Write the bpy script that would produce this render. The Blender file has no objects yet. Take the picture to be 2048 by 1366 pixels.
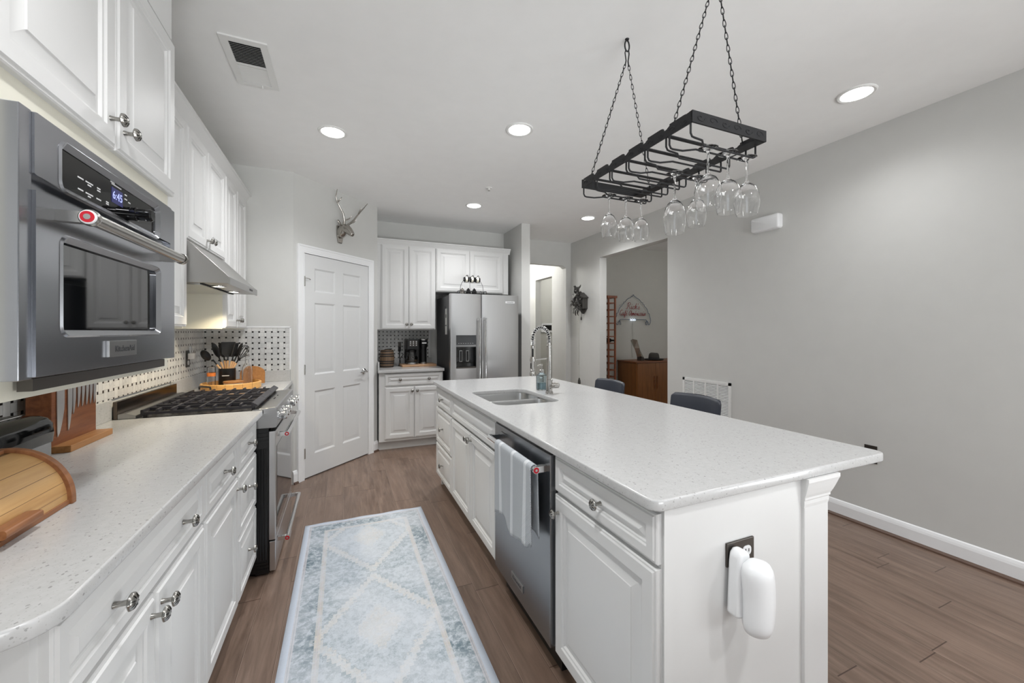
import bpy, bmesh, math, random
from mathutils import Vector, Matrix
random.seed(7)
PI = math.pi
SC = bpy.context.scene
COL = SC.collection
# ------------------------------------------------------------------ camera
YAW = math.atan(.4244)
cam_d = bpy.data.cameras.new('camera'); cam = bpy.data.objects.new('camera', cam_d); COL.objects.link(cam)
cam_d.sensor_width = 36; cam_d.lens = 14.0; cam_d.clip_start = .02; cam_d.clip_end = 60
cam_d.shift_y = -20/2048
cam.location = (0, 0, 1.345); cam.rotation_euler = (PI/2, 0, -YAW)
SC.camera = cam
# ------------------------------------------------------------------ world, exposure, daylight
SC.view_settings.view_transform = 'Standard'; SC.view_settings.look = 'None'
SC.view_settings.gamma = 1; SC.view_settings.use_curve_mapping = False
SC.view_settings.exposure = 0.25
W = bpy.data.worlds.new('sky'); SC.world = W; W.use_nodes = True
W.node_tree.nodes['Background'].inputs[0].default_value = (.85, .93, 1, 1)
W.node_tree.nodes['Background'].inputs[1].default_value = .15
def area(name, loc, rot, sx, sy, power, col=(1, 1, 1)):
    l = bpy.data.lights.new(name, 'AREA'); l.shape = 'RECTANGLE'; l.size = sx; l.size_y = sy
    l.energy = power; l.color = col
    o = bpy.data.objects.new(name, l); COL.objects.link(o); o.location = loc; o.rotation_euler = rot
    return o
# daylight at the left and dining windows, with added fill lights rear and right
area('rear_upward_fill', (1.5, -12, -2.2), (math.radians(105), 0, 0), 10, 3, 1380, (.97, .99, 1))  # added light from below floor level, aimed up to brighten the ceiling
area('right_fill', (4.3, -1.3, .35), (0, math.radians(132), 0), 2.0, 2.6, 165, (.95, .98, 1))  # added light outside the right wall, brightens the left upper cabinets
area('daylight_side', (-1.45, -1.2, 1.5), (0, -PI/2, 0), 1.4, 1.8, 15, (.82, .9, 1))
area('daylight_dining', (6.45, 3.3, 1.4), (0, PI/2, 0), 1.4, 1.4, 9, (1, .98, .96))
LAMP_W = 14.5

# ------------------------------------------------------------------ helpers
def lin(c):
    return tuple((v/255/12.92 if v/255 <= .04045 else ((v/255+.055)/1.055)**2.4) for v in c)
class MB:
    def __init__(s): s.v = []; s.f = []; s.m = []
    def add(s, vs, fs, m=0):
        k = len(s.v); s.v += [tuple(v) for v in vs]; s.f += [tuple(i+k for i in f) for f in fs]; s.m += [m]*len(fs)
        return s
    def box(s, x0, x1, y0, y1, z0, z1, m=0):
        return s.add([(x0,y0,z0),(x1,y0,z0),(x1,y1,z0),(x0,y1,z0),(x0,y0,z1),(x1,y0,z1),(x1,y1,z1),(x0,y1,z1)],
              [(0,3,2,1),(4,5,6,7),(0,1,5,4),(1,2,6,5),(2,3,7,6),(3,0,4,7)], m)
    def prism(s, poly, axis, a, b, m=0):
        n = len(poly)
        def p(q, t): return {'x': (t, q[0], q[1]), 'y': (q[0], t, q[1]), 'z': (q[0], q[1], t)}[axis]
        vs = [p(q, a) for q in poly]+[p(q, b) for q in poly]
        fs = [tuple(range(n)), tuple(range(2*n-1, n-1, -1))]+[(i, (i+1) % n, n+(i+1) % n, n+i) for i in range(n)]
        return s.add(vs, fs, m)
    def tube(s, pts, r, n=8, closed=False, m=0):
        P = [Vector(p) for p in pts]; N = len(P)
        R = r if isinstance(r, (list, tuple)) else [r]*N
        T = []
        for i in range(N):
            a = P[(i-1) % N] if (closed or i > 0) else P[i]; b = P[(i+1) % N] if (closed or i < N-1) else P[i]
            d = (b-a); T.append(d.normalized() if d.length > 1e-9 else Vector((0,0,1)))
        u = T[0].orthogonal().normalized(); vs = []
        for i in range(N):
            u = (u-T[i]*u.dot(T[i])); u = u.normalized() if u.length > 1e-6 else T[i].orthogonal().normalized()
            w = T[i].cross(u)
            for k in range(n):
                a = 2*PI*k/n; vs.append(P[i]+(u*math.cos(a)+w*math.sin(a))*R[i])
        fs = []
        for i in range(N if closed else N-1):
            j = (i+1) % N
            for k in range(n): fs.append((i*n+k, i*n+(k+1) % n, j*n+(k+1) % n, j*n+k))
        if not closed: fs += [tuple(range(n-1, -1, -1)), tuple(range((N-1)*n, N*n))]
        return s.add(vs, fs, m)
    def lathe(s, prof, n=24, c=(0,0,0), axis='z', m=0, sc=(1,1), lob=None):
        vs = []; idx = []; c = Vector(c)
        def pos(r, h, a):
            x, y = r*math.cos(a)*sc[0], r*math.sin(a)*sc[1]
            q = {'z': (x, y, h), 'x': (h, x, y), 'y': (y, h, x), '-y': (x, -h, y)}[axis]
            return c+Vector(q)
        for (r, h) in prof:
            if r < 1e-7: idx.append([len(vs)]); vs.append(pos(0, h, 0))
            else:
                idx.append(list(range(len(vs), len(vs)+n)))
                for k in range(n):
                    a = 2*PI*k/n; vs.append(pos(r*(lob(a) if lob else 1), h, a))
        fs = []
        for A, B in zip(idx, idx[1:]):
            for k in range(n):
                k2 = (k+1) % n
                if len(A) == 1 and len(B) == 1: continue
                if len(A) == 1: fs.append((A[0], B[k], B[k2]))
                elif len(B) == 1: fs.append((A[k], A[k2], B[0]))
                else: fs.append((A[k], A[k2], B[k2], B[k]))
        return s.add(vs, fs, m)
    def ell(s, c, r, nu=16, nv=10, m=0, M=None):
        vs = []; fs = []
        for j in range(1, nv):
            t = PI*j/nv
            for i in range(nu):
                a = 2*PI*i/nu; vs.append(Vector((r[0]*math.sin(t)*math.cos(a), r[1]*math.sin(t)*math.sin(a), r[2]*math.cos(t))))
        top, bot = len(vs), len(vs)+1; vs += [Vector((0,0,r[2])), Vector((0,0,-r[2]))]
        for j in range(nv-2):
            for i in range(nu): fs.append((j*nu+i, j*nu+(i+1) % nu, (j+1)*nu+(i+1) % nu, (j+1)*nu+i))
        for i in range(nu): fs.append((top, (i+1) % nu, i)); fs.append((bot, (nv-2)*nu+i, (nv-2)*nu+(i+1) % nu))
        c = Vector(c)
        return s.add([(M @ v if M else v)+c for v in vs], fs, m)
    def loops(s, L, m=0, cap0=True, cap1=True):
        n = len(L[0]); vs = [v for l in L for v in l]; fs = []
        for i in range(len(L)-1):
            for k in range(n): fs.append((i*n+k, i*n+(k+1) % n, (i+1)*n+(k+1) % n, (i+1)*n+k))
        if cap0: fs.append(tuple(range(n-1, -1, -1)))
        if cap1: fs.append(tuple(range((len(L)-1)*n, len(L)*n)))
        return s.add(vs, fs, m)
    def panel(s, x0, x1, z0, z1, yf, t, prof, m=0):
        # raised front facing -y: back at yf+t, profile = (inset, depth)
        L = [[(x0, yf+t, z0), (x1, yf+t, z0), (x1, yf+t, z1), (x0, yf+t, z1)]]
        for i, d in prof: L.append([(x0+i, yf+d, z0+i), (x1-i, yf+d, z0+i), (x1-i, yf+d, z1-i), (x0+i, yf+d, z1-i)])
        return s.loops(L, m)
    def xf(s, M, start=0):
        for i in range(start, len(s.v)): s.v[i] = tuple(M @ Vector(s.v[i]))
        return s
    def build(s, name, mats, parent=None, bevel=0, smooth=35, seg=2, loc=None, rot=None):
        me = bpy.data.meshes.new(name); me.from_pydata(s.v, [], s.f)
        mats = mats if isinstance(mats, (list, tuple)) else [mats]
        for q in mats: me.materials.append(q)
        for p, mi in zip(me.polygons, s.m): p.material_index = mi
        b = bmesh.new(); b.from_mesh(me); bmesh.ops.recalc_face_normals(b, faces=b.faces); b.to_mesh(me); b.free()
        if smooth:
            me.polygons.foreach_set('use_smooth', [True]*len(me.polygons))
            me.set_sharp_from_angle(angle=math.radians(smooth))
        o = bpy.data.objects.new(name, me); COL.objects.link(o)
        if parent: o.parent = parent
        if loc: o.location = loc
        if rot: o.rotation_euler = rot
        if bevel:
            md = o.modifiers.new('bevel', 'BEVEL'); md.width = bevel; md.segments = seg; md.limit_method = 'ANGLE'; md.angle_limit = math.radians(40)
            md.harden_normals = False
        return o
def tag(o, label, cat, group=None):
    o['label'] = label; o['category'] = cat
    if group: o['group'] = group
    return o
def thing(name, label, cat, loc=(0,0,0), rz=0, group=None):
    o = bpy.data.objects.new(name, None); COL.objects.link(o); o.location = loc; o.rotation_euler = (0, 0, rz)
    o.empty_display_size = .1
    return tag(o, label, cat, group)
def struct(o, label=None):
    o['kind'] = 'structure'
    if label: o['label'] = label
    return o
def B(x0, x1, y0, y1, z0, z1): return MB().box(x0, x1, y0, y1, z0, z1)
def copy_tree(o, parent=None):
    c = o.copy(); COL.objects.link(c)
    if parent: c.parent = parent
    for ch in list(o.children): copy_tree(ch, c)
    return c
def rrect(x0, x1, y0, y1, r, n=6):
    rr = r if isinstance(r, (list, tuple)) else [r]*4
    out = []
    for (cx, cy, a0, q) in ((x0+rr[0], y0+rr[0], PI, rr[0]), (x1-rr[1], y0+rr[1], 1.5*PI, rr[1]), (x1-rr[2], y1-rr[2], 0, rr[2]), (x0+rr[3], y1-rr[3], .5*PI, rr[3])):
        if q < 1e-6: out.append((cx, cy)); continue
        for k in range(n+1):
            a = a0+.5*PI*k/n; out.append((cx+q*math.cos(a), cy+q*math.sin(a)))
    return out
def mesh_from_curve(cu, name, mat, parent, mtx=None):
    tmp = bpy.data.objects.new('tmp', cu); COL.objects.link(tmp)
    dg = bpy.context.evaluated_depsgraph_get(); dg.update()
    me = bpy.data.meshes.new_from_object(tmp.evaluated_get(dg))
    bpy.data.objects.remove(tmp); bpy.data.curves.remove(cu)
    me.materials.clear(); me.materials.append(mat); me.name = name
    if mtx: me.transform(mtx)
    o = bpy.data.objects.new(name, me); COL.objects.link(o)
    if parent: o.parent = parent
    return o
def slab(name, outer, holes, z0, z1, bev, mat, parent=None):
    cu = bpy.data.curves.new(name, 'CURVE'); cu.dimensions = '2D'; cu.fill_mode = 'BOTH'
    for ring in [outer]+holes:
        sp = cu.splines.new('POLY'); sp.points.add(len(ring)-1); sp.use_cyclic_u = True
        for p, q in zip(sp.points, ring): p.co = (q[0], q[1], 0, 1)
    cu.extrude = (z1-z0)/2-bev; cu.bevel_depth = bev; cu.bevel_resolution = 2; cu.offset = -bev
    o = mesh_from_curve(cu, name, mat, parent, Matrix.Translation((0, 0, (z0+z1)/2)))
    o.data.polygons.foreach_set('use_smooth', [True]*len(o.data.polygons)); o.data.set_sharp_from_angle(angle=math.radians(35))
    return o
def text(name, body, size, mat, parent, mtx, ext=.0006, align='CENTER', shear=0, sx=1):
    cu = bpy.data.curves.new(name, 'FONT'); cu.body = body; cu.size = size; cu.extrude = ext; cu.align_x = align; cu.align_y = 'CENTER'; cu.shear = shear
    cu.resolution_u = 3
    return mesh_from_curve(cu, name, mat, parent, mtx @ Matrix.Diagonal((sx, 1, 1, 1)))
# text facing matrices (local text plane xy, normal z)
def face_mtx(loc, right, up):
    r = Vector(right); u = Vector(up); n = r.cross(u); M = Matrix((r, u, n)).transposed().to_4x4(); M.translation = Vector(loc); return M

# ------------------------------------------------------------------ materials
class G:
    def __init__(s, name):
        s.mat = bpy.data.materials.new(name); s.mat.use_nodes = True; s.nt = s.mat.node_tree
        s.p = s.nt.nodes['Principled BSDF']
    def put(s, sock, v):
        if isinstance(v, bpy.types.NodeSocket): s.nt.links.new(v, sock)
        elif isinstance(v, (tuple, list)) and sock.type == 'RGBA': sock.default_value = (*v[:3], 1)
        else: sock.default_value = v
    def m(s, op, a, b=None, c=None):
        n = s.nt.nodes.new('ShaderNodeMath'); n.operation = op
        for i, v in enumerate((a, b, c)):
            if v is not None: s.put(n.inputs[i], v)
        return n.outputs[0]
    def pos(s, kind='geo'):
        if kind == 'geo': o = s.nt.nodes.new('ShaderNodeNewGeometry').outputs['Position']
        else: o = s.nt.nodes.new('ShaderNodeTexCoord').outputs['Object']
        q = s.nt.nodes.new('ShaderNodeSeparateXYZ'); s.nt.links.new(o, q.inputs[0]); return o, q.outputs[0], q.outputs[1], q.outputs[2]
    def vec(s, x, y, z=0.0):
        n = s.nt.nodes.new('ShaderNodeCombineXYZ')
        for i, v in enumerate((x, y, z)): s.put(n.inputs[i], v)
        return n.outputs[0]
    def noise(s, v, scale, det=4, rough=.55, dist=0):
        n = s.nt.nodes.new('ShaderNodeTexNoise'); s.put(n.inputs['Vector'], v); s.put(n.inputs['Scale'], scale)
        n.inputs['Detail'].default_value = det; n.inputs['Roughness'].default_value = rough; n.inputs['Distortion'].default_value = dist
        return n.outputs[0]
    def white(s, v):
        n = s.nt.nodes.new('ShaderNodeTexWhiteNoise'); n.noise_dimensions = '3D'; s.put(n.inputs['Vector'], v); return n.outputs[0]
    def voro(s, v, scale, feat='F1'):
        n = s.nt.nodes.new('ShaderNodeTexVoronoi'); n.feature = feat; s.put(n.inputs['Vector'], v); n.inputs['Scale'].default_value = scale; return n
    def mix(s, f, a, b):
        n = s.nt.nodes.new('ShaderNodeMix'); n.data_type = 'RGBA'; s.put(n.inputs[0], f); s.put(n.inputs[6], a); s.put(n.inputs[7], b); return n.outputs[2]
    def ramp(s, f, lo, hi):
        n = s.nt.nodes.new('ShaderNodeMapRange'); s.put(n.inputs[0], f); n.inputs[1].default_value = lo; n.inputs[2].default_value = hi; return n.outputs[0]
    def bump(s, h, strength=.3, dist=.002):
        n = s.nt.nodes.new('ShaderNodeBump'); n.inputs['Strength'].default_value = strength; n.inputs['Distance'].default_value = dist
        s.put(n.inputs['Height'], h); s.nt.links.new(n.outputs[0], s.p.inputs['Normal'])
    def set(s, **k):
        for a, v in k.items(): s.put(s.p.inputs[a.replace('_', ' ')], v)
        return s
def M(name, col, rough=.5, metal=0, var=.03, nsc=8, bump=0, **kw):
    g = G(name); v, x, y, z = g.pos('obj')
    n = g.noise(v, nsc, 3)
    c = lin(col)
    g.set(Base_Color=g.mix(n, tuple(q*(1-var) for q in c), tuple(min(1, q*(1+var)) for q in c)), Roughness=rough, Metallic=metal)
    if bump: g.bump(g.noise(v, 260, 2), bump, .001)
    for a, q in kw.items(): g.put(g.p.inputs[a.replace('_', ' ')], q)
    return g.mat
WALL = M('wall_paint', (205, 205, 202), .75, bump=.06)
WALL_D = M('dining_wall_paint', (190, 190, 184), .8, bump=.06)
CEIL = M('ceiling_paint', (240, 240, 239), .85, bump=.05)
TRIM = M('trim_paint', (238, 239, 240), .35)
CAB = M('cabinet_paint', (219, 219, 218), .42, var=.02)
CABBOX = M('cabinet_interior_cream', (224, 221, 206), .4, var=.02)
DOORP = M('door_paint', (216, 217, 217), .4, var=.02)
BLACK = M('black_plastic', (16, 16, 17), .35)
BLACKGLOSS = M('black_gloss', (10, 10, 11), .06)
RUBBER = M('dark_rubber', (28, 28, 28), .6)
IRON = M('cast_iron', (42, 41, 46), .42, bump=.2)
WROUGHT = M('wrought_iron', (34, 34, 36), .5, .3, bump=.3)
CHROME = M('chrome', (225, 225, 225), .08, 1)
NICKEL = M('brushed_nickel', (190, 188, 184), .25, 1)
PEWTER = M('antique_pewter', (170, 168, 163), .25, 1)
PEWTER_D = M('dark_pewter', (40, 39, 38), .35, .8)
SILVER = M('polished_silver_cast', (170, 166, 160), .2, 1)
RED = M('red_enamel', (190, 20, 40), .3)
WHITEPL = M('white_plastic', (232, 233, 234), .35)
GRILLEW = M('white_painted_steel', (226, 226, 224), .45)
DARKVOID = M('duct_black', (18, 18, 18), .9)
STEELD = M('dark_bronze_plate', (90, 86, 82), .35, .9)
LEATHER = M('navy_leather', (44, 48, 58), .42, bump=.35)
FELT = M('grey_felt', (62, 60, 57), .9, bump=.3)
RIBBON = M('black_ribbon', (22, 22, 22), .6)
CORD = M('black_cord', (15, 15, 15), .6)
INKW = M('white_print', (215, 215, 215), .5)
INKD = M('dark_print', (45, 45, 48), .5)
PAPER = M('paper_label', (200, 200, 196), .7)
CREAMCER = M('cream_ceramic', (226, 222, 205), .3)
def steel(name, col, rough, axis, var=.10, metal=1.0, bmp=.012):
    g = G(name); v, x, y, z = g.pos('obj')
    s = {'x': (3, 500, 500), 'y': (500, 3, 500), 'z': (500, 500, 3)}[axis]
    n = g.noise(g.vec(g.m('MULTIPLY', x, s[0]), g.m('MULTIPLY', y, s[1]), g.m('MULTIPLY', z, s[2])), 1, 2)
    c = lin(col)
    g.set(Base_Color=g.mix(n, tuple(q*(1-var) for q in c), tuple(min(1, q*(1+var)) for q in c)), Roughness=g.m('MULTIPLY_ADD', n, .08, rough-.04) if bmp else rough, Metallic=metal)
    if bmp: g.bump(n, bmp, .0005)
    return g.mat
STEEL_X = steel('stainless_brushed', (168, 168, 168), .3, 'x')
STEEL_Z = steel('stainless_upright', (206, 206, 206), .3, 'z', .03)
STEEL_O = steel('stainless_oven', (172, 174, 179), .22, 'y', .05)
STEEL_DW = steel('stainless_dark', (148, 150, 153), .27, 'z', .02, 1, 0)
STEEL_H = steel('stainless_hood', (172, 171, 169), .35, 'y')
STEEL_S = steel('stainless_sink', (205, 205, 204), .28, 'x', .03, 1, 0)
FRSIDE = M('fridge_side_grey', (70, 71, 72), .45, .4)
BRONZE_BK = M('smoked_steel', (110, 100, 92), .2, 1, var=.2, nsc=5)
def glass(name, col=(1, 1, 1), rough=0.0, ior=1.45):
    g = G(name); v, x, y, z = g.pos('obj')
    g.set(Base_Color=g.mix(g.noise(v, 4, 1), tuple(q*.99 for q in col), col), Roughness=rough, IOR=ior)
    g.p.inputs['Transmission Weight'].default_value = 1
    return g.mat
GLASS = glass('clear_glass')
GLASS_BLUE = glass('blue_ribbed_glass', (.80, .88, .91))
def emit(name, col, st, base=.8):
    g = G(name); g.set(Base_Color=(base, base, base), Emission_Color=col); g.p.inputs['Emission Strength'].default_value = st; return g.mat
LENS = emit('lamp_lens', (1, .98, .95), 9)
LENSW = emit('hood_lamp_lens', (1, .93, .8), 8)
DISP = emit('clock_digits', (.42, .48, 1), 1.1, .05)
DISPBG = emit('clock_glow', (.03, .035, .25), .35, .01)
OVENGLASS = M('oven_window_glass', (8, 9, 12), .03, IOR=1.9)
def wood(name, c1, c2, axis='y', sc=22, rough=.45, strips=0, saxis=None, seam=.03):
    g = G(name); v, x, y, z = g.pos('obj'); ax = {'x': x, 'y': y, 'z': z}
    idn = 0.0
    if strips:
        q = g.m('DIVIDE', ax[saxis], strips); idn = g.white(g.vec(g.m('FLOOR', q), 3.1, 0))
        fr = g.m('FRACT', q)
    st = [g.m('MULTIPLY', ax[a], 2.2 if a == axis else sc) for a in 'xyz']
    if strips: st[0] = g.m('MULTIPLY_ADD', idn, 37.0, st[0])
    n = g.noise(g.vec(*st), 1.6, 5, .6, .6)
    col = g.mix(g.ramp(n, .3, .7), lin(c1), lin(c2))
    if strips:
        col = g.mix(g.m('MULTIPLY', idn, .45), col, lin(c2))
        col = g.mix(g.m('LESS_THAN', fr, seam), col, tuple(q*.35 for q in lin(c1)))
    g.set(Base_Color=col, Roughness=rough); g.bump(n, .08, .001)
    return g.mat
BAMBOO = wood('bamboo_slats', (176, 132, 82), (206, 166, 112), 'y', 40, .4, .028, 'z', .035)
BREADW = wood('bread_box_rim', (128, 82, 52), (160, 108, 70), 'y', 30)
ACACIA = wood('acacia_block', (112, 62, 34), (150, 92, 55), 'y', 26)
BASEWOOD = wood('knife_base_wood', (150, 100, 52), (178, 126, 74), 'y', 30)
BUTCHER = wood('butcher_tray', (196, 140, 74), (222, 172, 104), 'x', 20, .45, .05, 'x', .03)
LIGHTWOOD = wood('light_board', (170, 132, 98), (198, 160, 126), 'x', 30)
HANDLEW = wood('utensil_wood', (196, 150, 104), (220, 180, 136), 'z', 40)
WALNUT = wood('sideboard_walnut', (98, 60, 28), (134, 86, 44), 'z', 34, .4, .018, 'x', .1)
WALNUTY = wood('sideboard_walnut_side', (98, 60, 28), (134, 86, 44), 'z', 34, .4, .018, 'y', .1)
WALNUTT = wood('sideboard_top', (92, 52, 26), (124, 74, 40), 'x', 30)
REDWOOD = wood('wine_rack_redwood', (112, 58, 32), (146, 82, 50), 'z', 40)
BARREL = wood('barrel_oak', (96, 74, 56), (136, 112, 88), 'z', 40)
CARVED = wood('carved_dark_wood', (40, 38, 36), (78, 76, 72), 'z', 60, .5)
def floor_mat():
    g = G('hardwood_planks'); v, x, y, z = g.pos()
    q = g.m('DIVIDE', x, .127); xi = g.m('FLOOR', q); fx = g.m('FRACT', q)
    r = g.white(g.vec(xi, 1.3, 0)); yy = g.m('MULTIPLY_ADD', r, 7.0, g.m('DIVIDE', y, 1.15)); yi = g.m('FLOOR', yy); fy = g.m('FRACT', yy)
    idn = g.white(g.vec(xi, yi, 2))
    n = g.noise(g.vec(g.m('MULTIPLY_ADD', idn, 31.0, g.m('MULTIPLY', x, 26.0)), g.m('MULTIPLY', y, 2.2), idn), 1.3, 6, .62, .5)
    n2 = g.noise(g.vec(g.m('MULTIPLY', x, 5.0), g.m('MULTIPLY', y, 1.3), idn), 2.0, 4)
    c = g.mix(g.ramp(n, .28, .72), lin((85, 68, 57)), lin((140, 119, 105)))
    c = g.mix(g.m('MULTIPLY', g.ramp(n2, .45, .75), .45), c, lin((84, 62, 50)))
    c = g.mix(g.m('MULTIPLY', idn, .4), c, lin((136, 114, 100)))
    c = g.mix(g.m('MULTIPLY', g.m('LESS_THAN', fx, .014), .55), c, lin((172, 152, 136)))  # pale line along each plank edge paints in a bevel highlight
    c = g.mix(g.m('MULTIPLY', g.m('GREATER_THAN', fx, .985), .8), c, lin((60, 42, 34)))
    c = g.mix(g.m('MULTIPLY', g.m('LESS_THAN', fy, .004), .8), c, lin((60, 42, 34)))
    g.set(Base_Color=c, Roughness=g.m('MULTIPLY_ADD', n, .15, .28)); g.bump(n, .05, .001)
    return g.mat
FLOOR = floor_mat()
def quartz_mat():
    g = G('speckled_quartz'); v, x, y, z = g.pos()
    wv = g.noise(v, 150, 2); wx = g.m('MULTIPLY_ADD', wv, .006, x); wy = g.m('MULTIPLY_ADD', wv, -.005, y)
    a = g.voro(g.vec(wx, g.m('MULTIPLY', wy, .7), z), 105); b = g.voro(g.vec(wx, wy, z), 230)
    ra = g.white(a.outputs['Position']); rb = g.white(b.outputs['Position'])
    ka = g.m('MULTIPLY', g.m('LESS_THAN', a.outputs['Distance'], .23), g.m('GREATER_THAN', ra, .62))
    kb = g.m('MULTIPLY', g.m('LESS_THAN', b.outputs['Distance'], .28), g.m('GREATER_THAN', rb, .6))
    base = g.mix(g.noise(v, 60, 3), lin((184, 184, 183)), lin((200, 200, 200)))
    c = g.mix(g.m('MULTIPLY', kb, .35), base, lin((150, 148, 145)))
    c = g.mix(g.m('MULTIPLY', ka, g.m('MULTIPLY_ADD', ra, 1.0, -.42)), c, lin((112, 110, 107)))
    g.set(Base_Color=c, Roughness=.19)
    return g.mat
QUARTZ = quartz_mat()
def tile_mat(name, horiz):
    g = G(name); v, x, y, z = g.pos(); P = .047; d = .14
    u = g.m('DIVIDE', x if horiz == 'x' else y, P); w = g.m('DIVIDE', g.m('SUBTRACT', z, 1.012), P)
    iu, iw = g.m('FLOOR', u), g.m('FLOOR', w)
    lu = g.m('SUBTRACT', g.m('FRACT', u), .5); lw = g.m('SUBTRACT', g.m('FRACT', w), .5)
    fu, fw = g.m('ABSOLUTE', lu), g.m('ABSOLUTE', lw); t = .5-d
    odd = g.m('MODULO', g.m('ABSOLUTE', g.m('ADD', iu, iw)), 2.0)
    odd = g.m('GREATER_THAN', odd, .5); even = g.m('SUBTRACT', 1.0, odd)
    ou = g.m('GREATER_THAN', fu, t); ow = g.m('GREATER_THAN', fw, t)
    dot = g.m('MULTIPLY', ou, ow)
    # neighbour the strip belongs to
    nu = g.m('ADD', iu, g.m('MULTIPLY', g.m('MULTIPLY', odd, ou), g.m('SIGN', lu)))
    nw = g.m('ADD', iw, g.m('MULTIPLY', g.m('MULTIPLY', even, ow), g.m('SIGN', lw)))
    idn = g.white(g.vec(nu, nw, 5.0))
    gw = .02
    nearu = g.m('LESS_THAN', g.m('ABSOLUTE', g.m('SUBTRACT', fu, t)), gw); nearw = g.m('LESS_THAN', g.m('ABSOLUTE', g.m('SUBTRACT', fw, t)), gw)
    gr_e = g.m('MAXIMUM', nearw, g.m('MULTIPLY', nearu, ow)); gr_o = g.m('MAXIMUM', nearu, g.m('MULTIPLY', nearw, ou))
    gr = g.m('ADD', g.m('MULTIPLY', even, gr_e), g.m('MULTIPLY', odd, gr_o))
    vein = g.noise(v, 22, 5, .6, 1.2)
    c = g.mix(idn, lin((203, 204, 203)), lin((226, 226, 224)))
    c = g.mix(g.m('MULTIPLY', g.ramp(vein, .5, .75), .35), c, lin((150, 152, 154)))
    c = g.mix(g.m('MULTIPLY', gr, .55), c, lin((128, 128, 125)))
    c = g.mix(dot, c, lin((22, 20, 20)))
    g.set(Base_Color=c, Roughness=.3); g.bump(g.m('SUBTRACT', 1.0, gr), .25, .001)
    return g.mat
TILE_Y = tile_mat('basketweave_side', 'y'); TILE_X = tile_mat('basketweave_end', 'x')
def rug_mat():
    g = G('distressed_rug'); v, x, y, z = g.pos('obj')   # local: x across from centre, y along from far edge (0..2.4)
    HW = .394; L = 2.44
    ax = g.m('ABSOLUTE', x)
    dx = g.m('SUBTRACT', HW, ax); dy = g.m('MINIMUM', y, g.m('SUBTRACT', L, y)); d = g.m('MINIMUM', dx, dy)
    big = g.noise(v, 3.2, 4, .6); mid = g.noise(v, 34, 6, .78, .25); fine = g.noise(g.vec(g.m('MULTIPLY', x, 60.0), g.m('MULTIPLY', y, 220.0), 0.0), 1, 2)
    curl = g.noise(v, 46, 3, .6, 1.6)
    band = lambda a, b: g.m('MULTIPLY', g.m('GREATER_THAN', d, a), g.m('LESS_THAN', d, b))
    wear = g.ramp(big, .36, .62)
    orn = g.ramp(g.m('ABSOLUTE', g.m('SUBTRACT', curl, .5)), .02, .09)
    white = lin((214, 218, 224)); blue = lin((112, 130, 138)); deep = lin((86, 108, 116)); cream = lin((214, 203, 188)); pink = lin((208, 196, 196)); pale = lin((190, 199, 206))
    c = g.mix(g.ramp(mid, .35, .7), pale, white)
    # field ornaments
    c = g.mix(g.m('MULTIPLY', g.m('MULTIPLY', g.m('SUBTRACT', 1.0, orn), g.ramp(mid, .4, .62)), .6), c, blue)
    # stepped medallions
    p = .86; yv = g.m('SUBTRACT', g.m('FRACT', g.m('DIVIDE', g.m('ADD', y, .12), p)), .5)
    r = g.m('ADD', g.m('DIVIDE', g.m('SNAP', ax, .018), .27), g.m('MULTIPLY', g.m('SNAP', g.m('ABSOLUTE', yv), .022), 2.15))
    r = g.m('MULTIPLY_ADD', g.m('SUBTRACT', mid, .5), .28, r)
    ring = lambda a, b: g.m('MULTIPLY', g.m('GREATER_THAN', r, a), g.m('LESS_THAN', r, b))
    c = g.mix(g.m('MULTIPLY', ring(.86, 1.02), g.m('MULTIPLY', g.ramp(mid, .34, .6), .55)), c, cream)
    c = g.mix(g.m('MULTIPLY', ring(1.02, 1.06), .6), c, blue)
    c = g.mix(g.m('MULTIPLY', ring(.83, .86), .5), c, blue)
    c = g.mix(g.m('MULTIPLY', g.m('LESS_THAN', r, .33), g.m('MULTIPLY', g.ramp(mid, .34, .6), .5)), c, cream)
    c = g.mix(g.m('MULTIPLY', ring(.40, .83), g.m('MULTIPLY', g.ramp(mid, .42, .6), .4)), c, blue)
    c = g.mix(g.m('MULTIPLY', g.m('GREATER_THAN', r, 1.06), g.m('MULTIPLY', g.ramp(mid, .42, .58), .6)), c, blue)
    # border bands
    c = g.mix(g.m('MULTIPLY', band(.045, .125), g.m('MULTIPLY', g.ramp(mid, .4, .58), .9)), c, deep)
    c = g.mix(g.m('MULTIPLY', band(.125, .150), g.m('MULTIPLY', g.ramp(mid, .3, .6), .7)), c, cream)
    c = g.mix(g.m('MULTIPLY', band(.135, .140), .6), c, pink)
    c = g.mix(g.m('MULTIPLY', band(.030, .045), .6), c, pink)
    c = g.mix(g.m('MULTIPLY', band(.036, .039), .6), c, blue)
    c = g.mix(g.m('MULTIPLY', wear, .62), c, white)
    c = g.mix(g.m('LESS_THAN', d, .03), c, lin((206, 214, 226)))
    c = g.mix(g.m('MULTIPLY', fine, .35), c, lin((158, 168, 180)))
    g.set(Base_Color=c, Roughness=.95); g.bump(fine, .3, .002)
    return g.mat
RUG = rug_mat()
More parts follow.
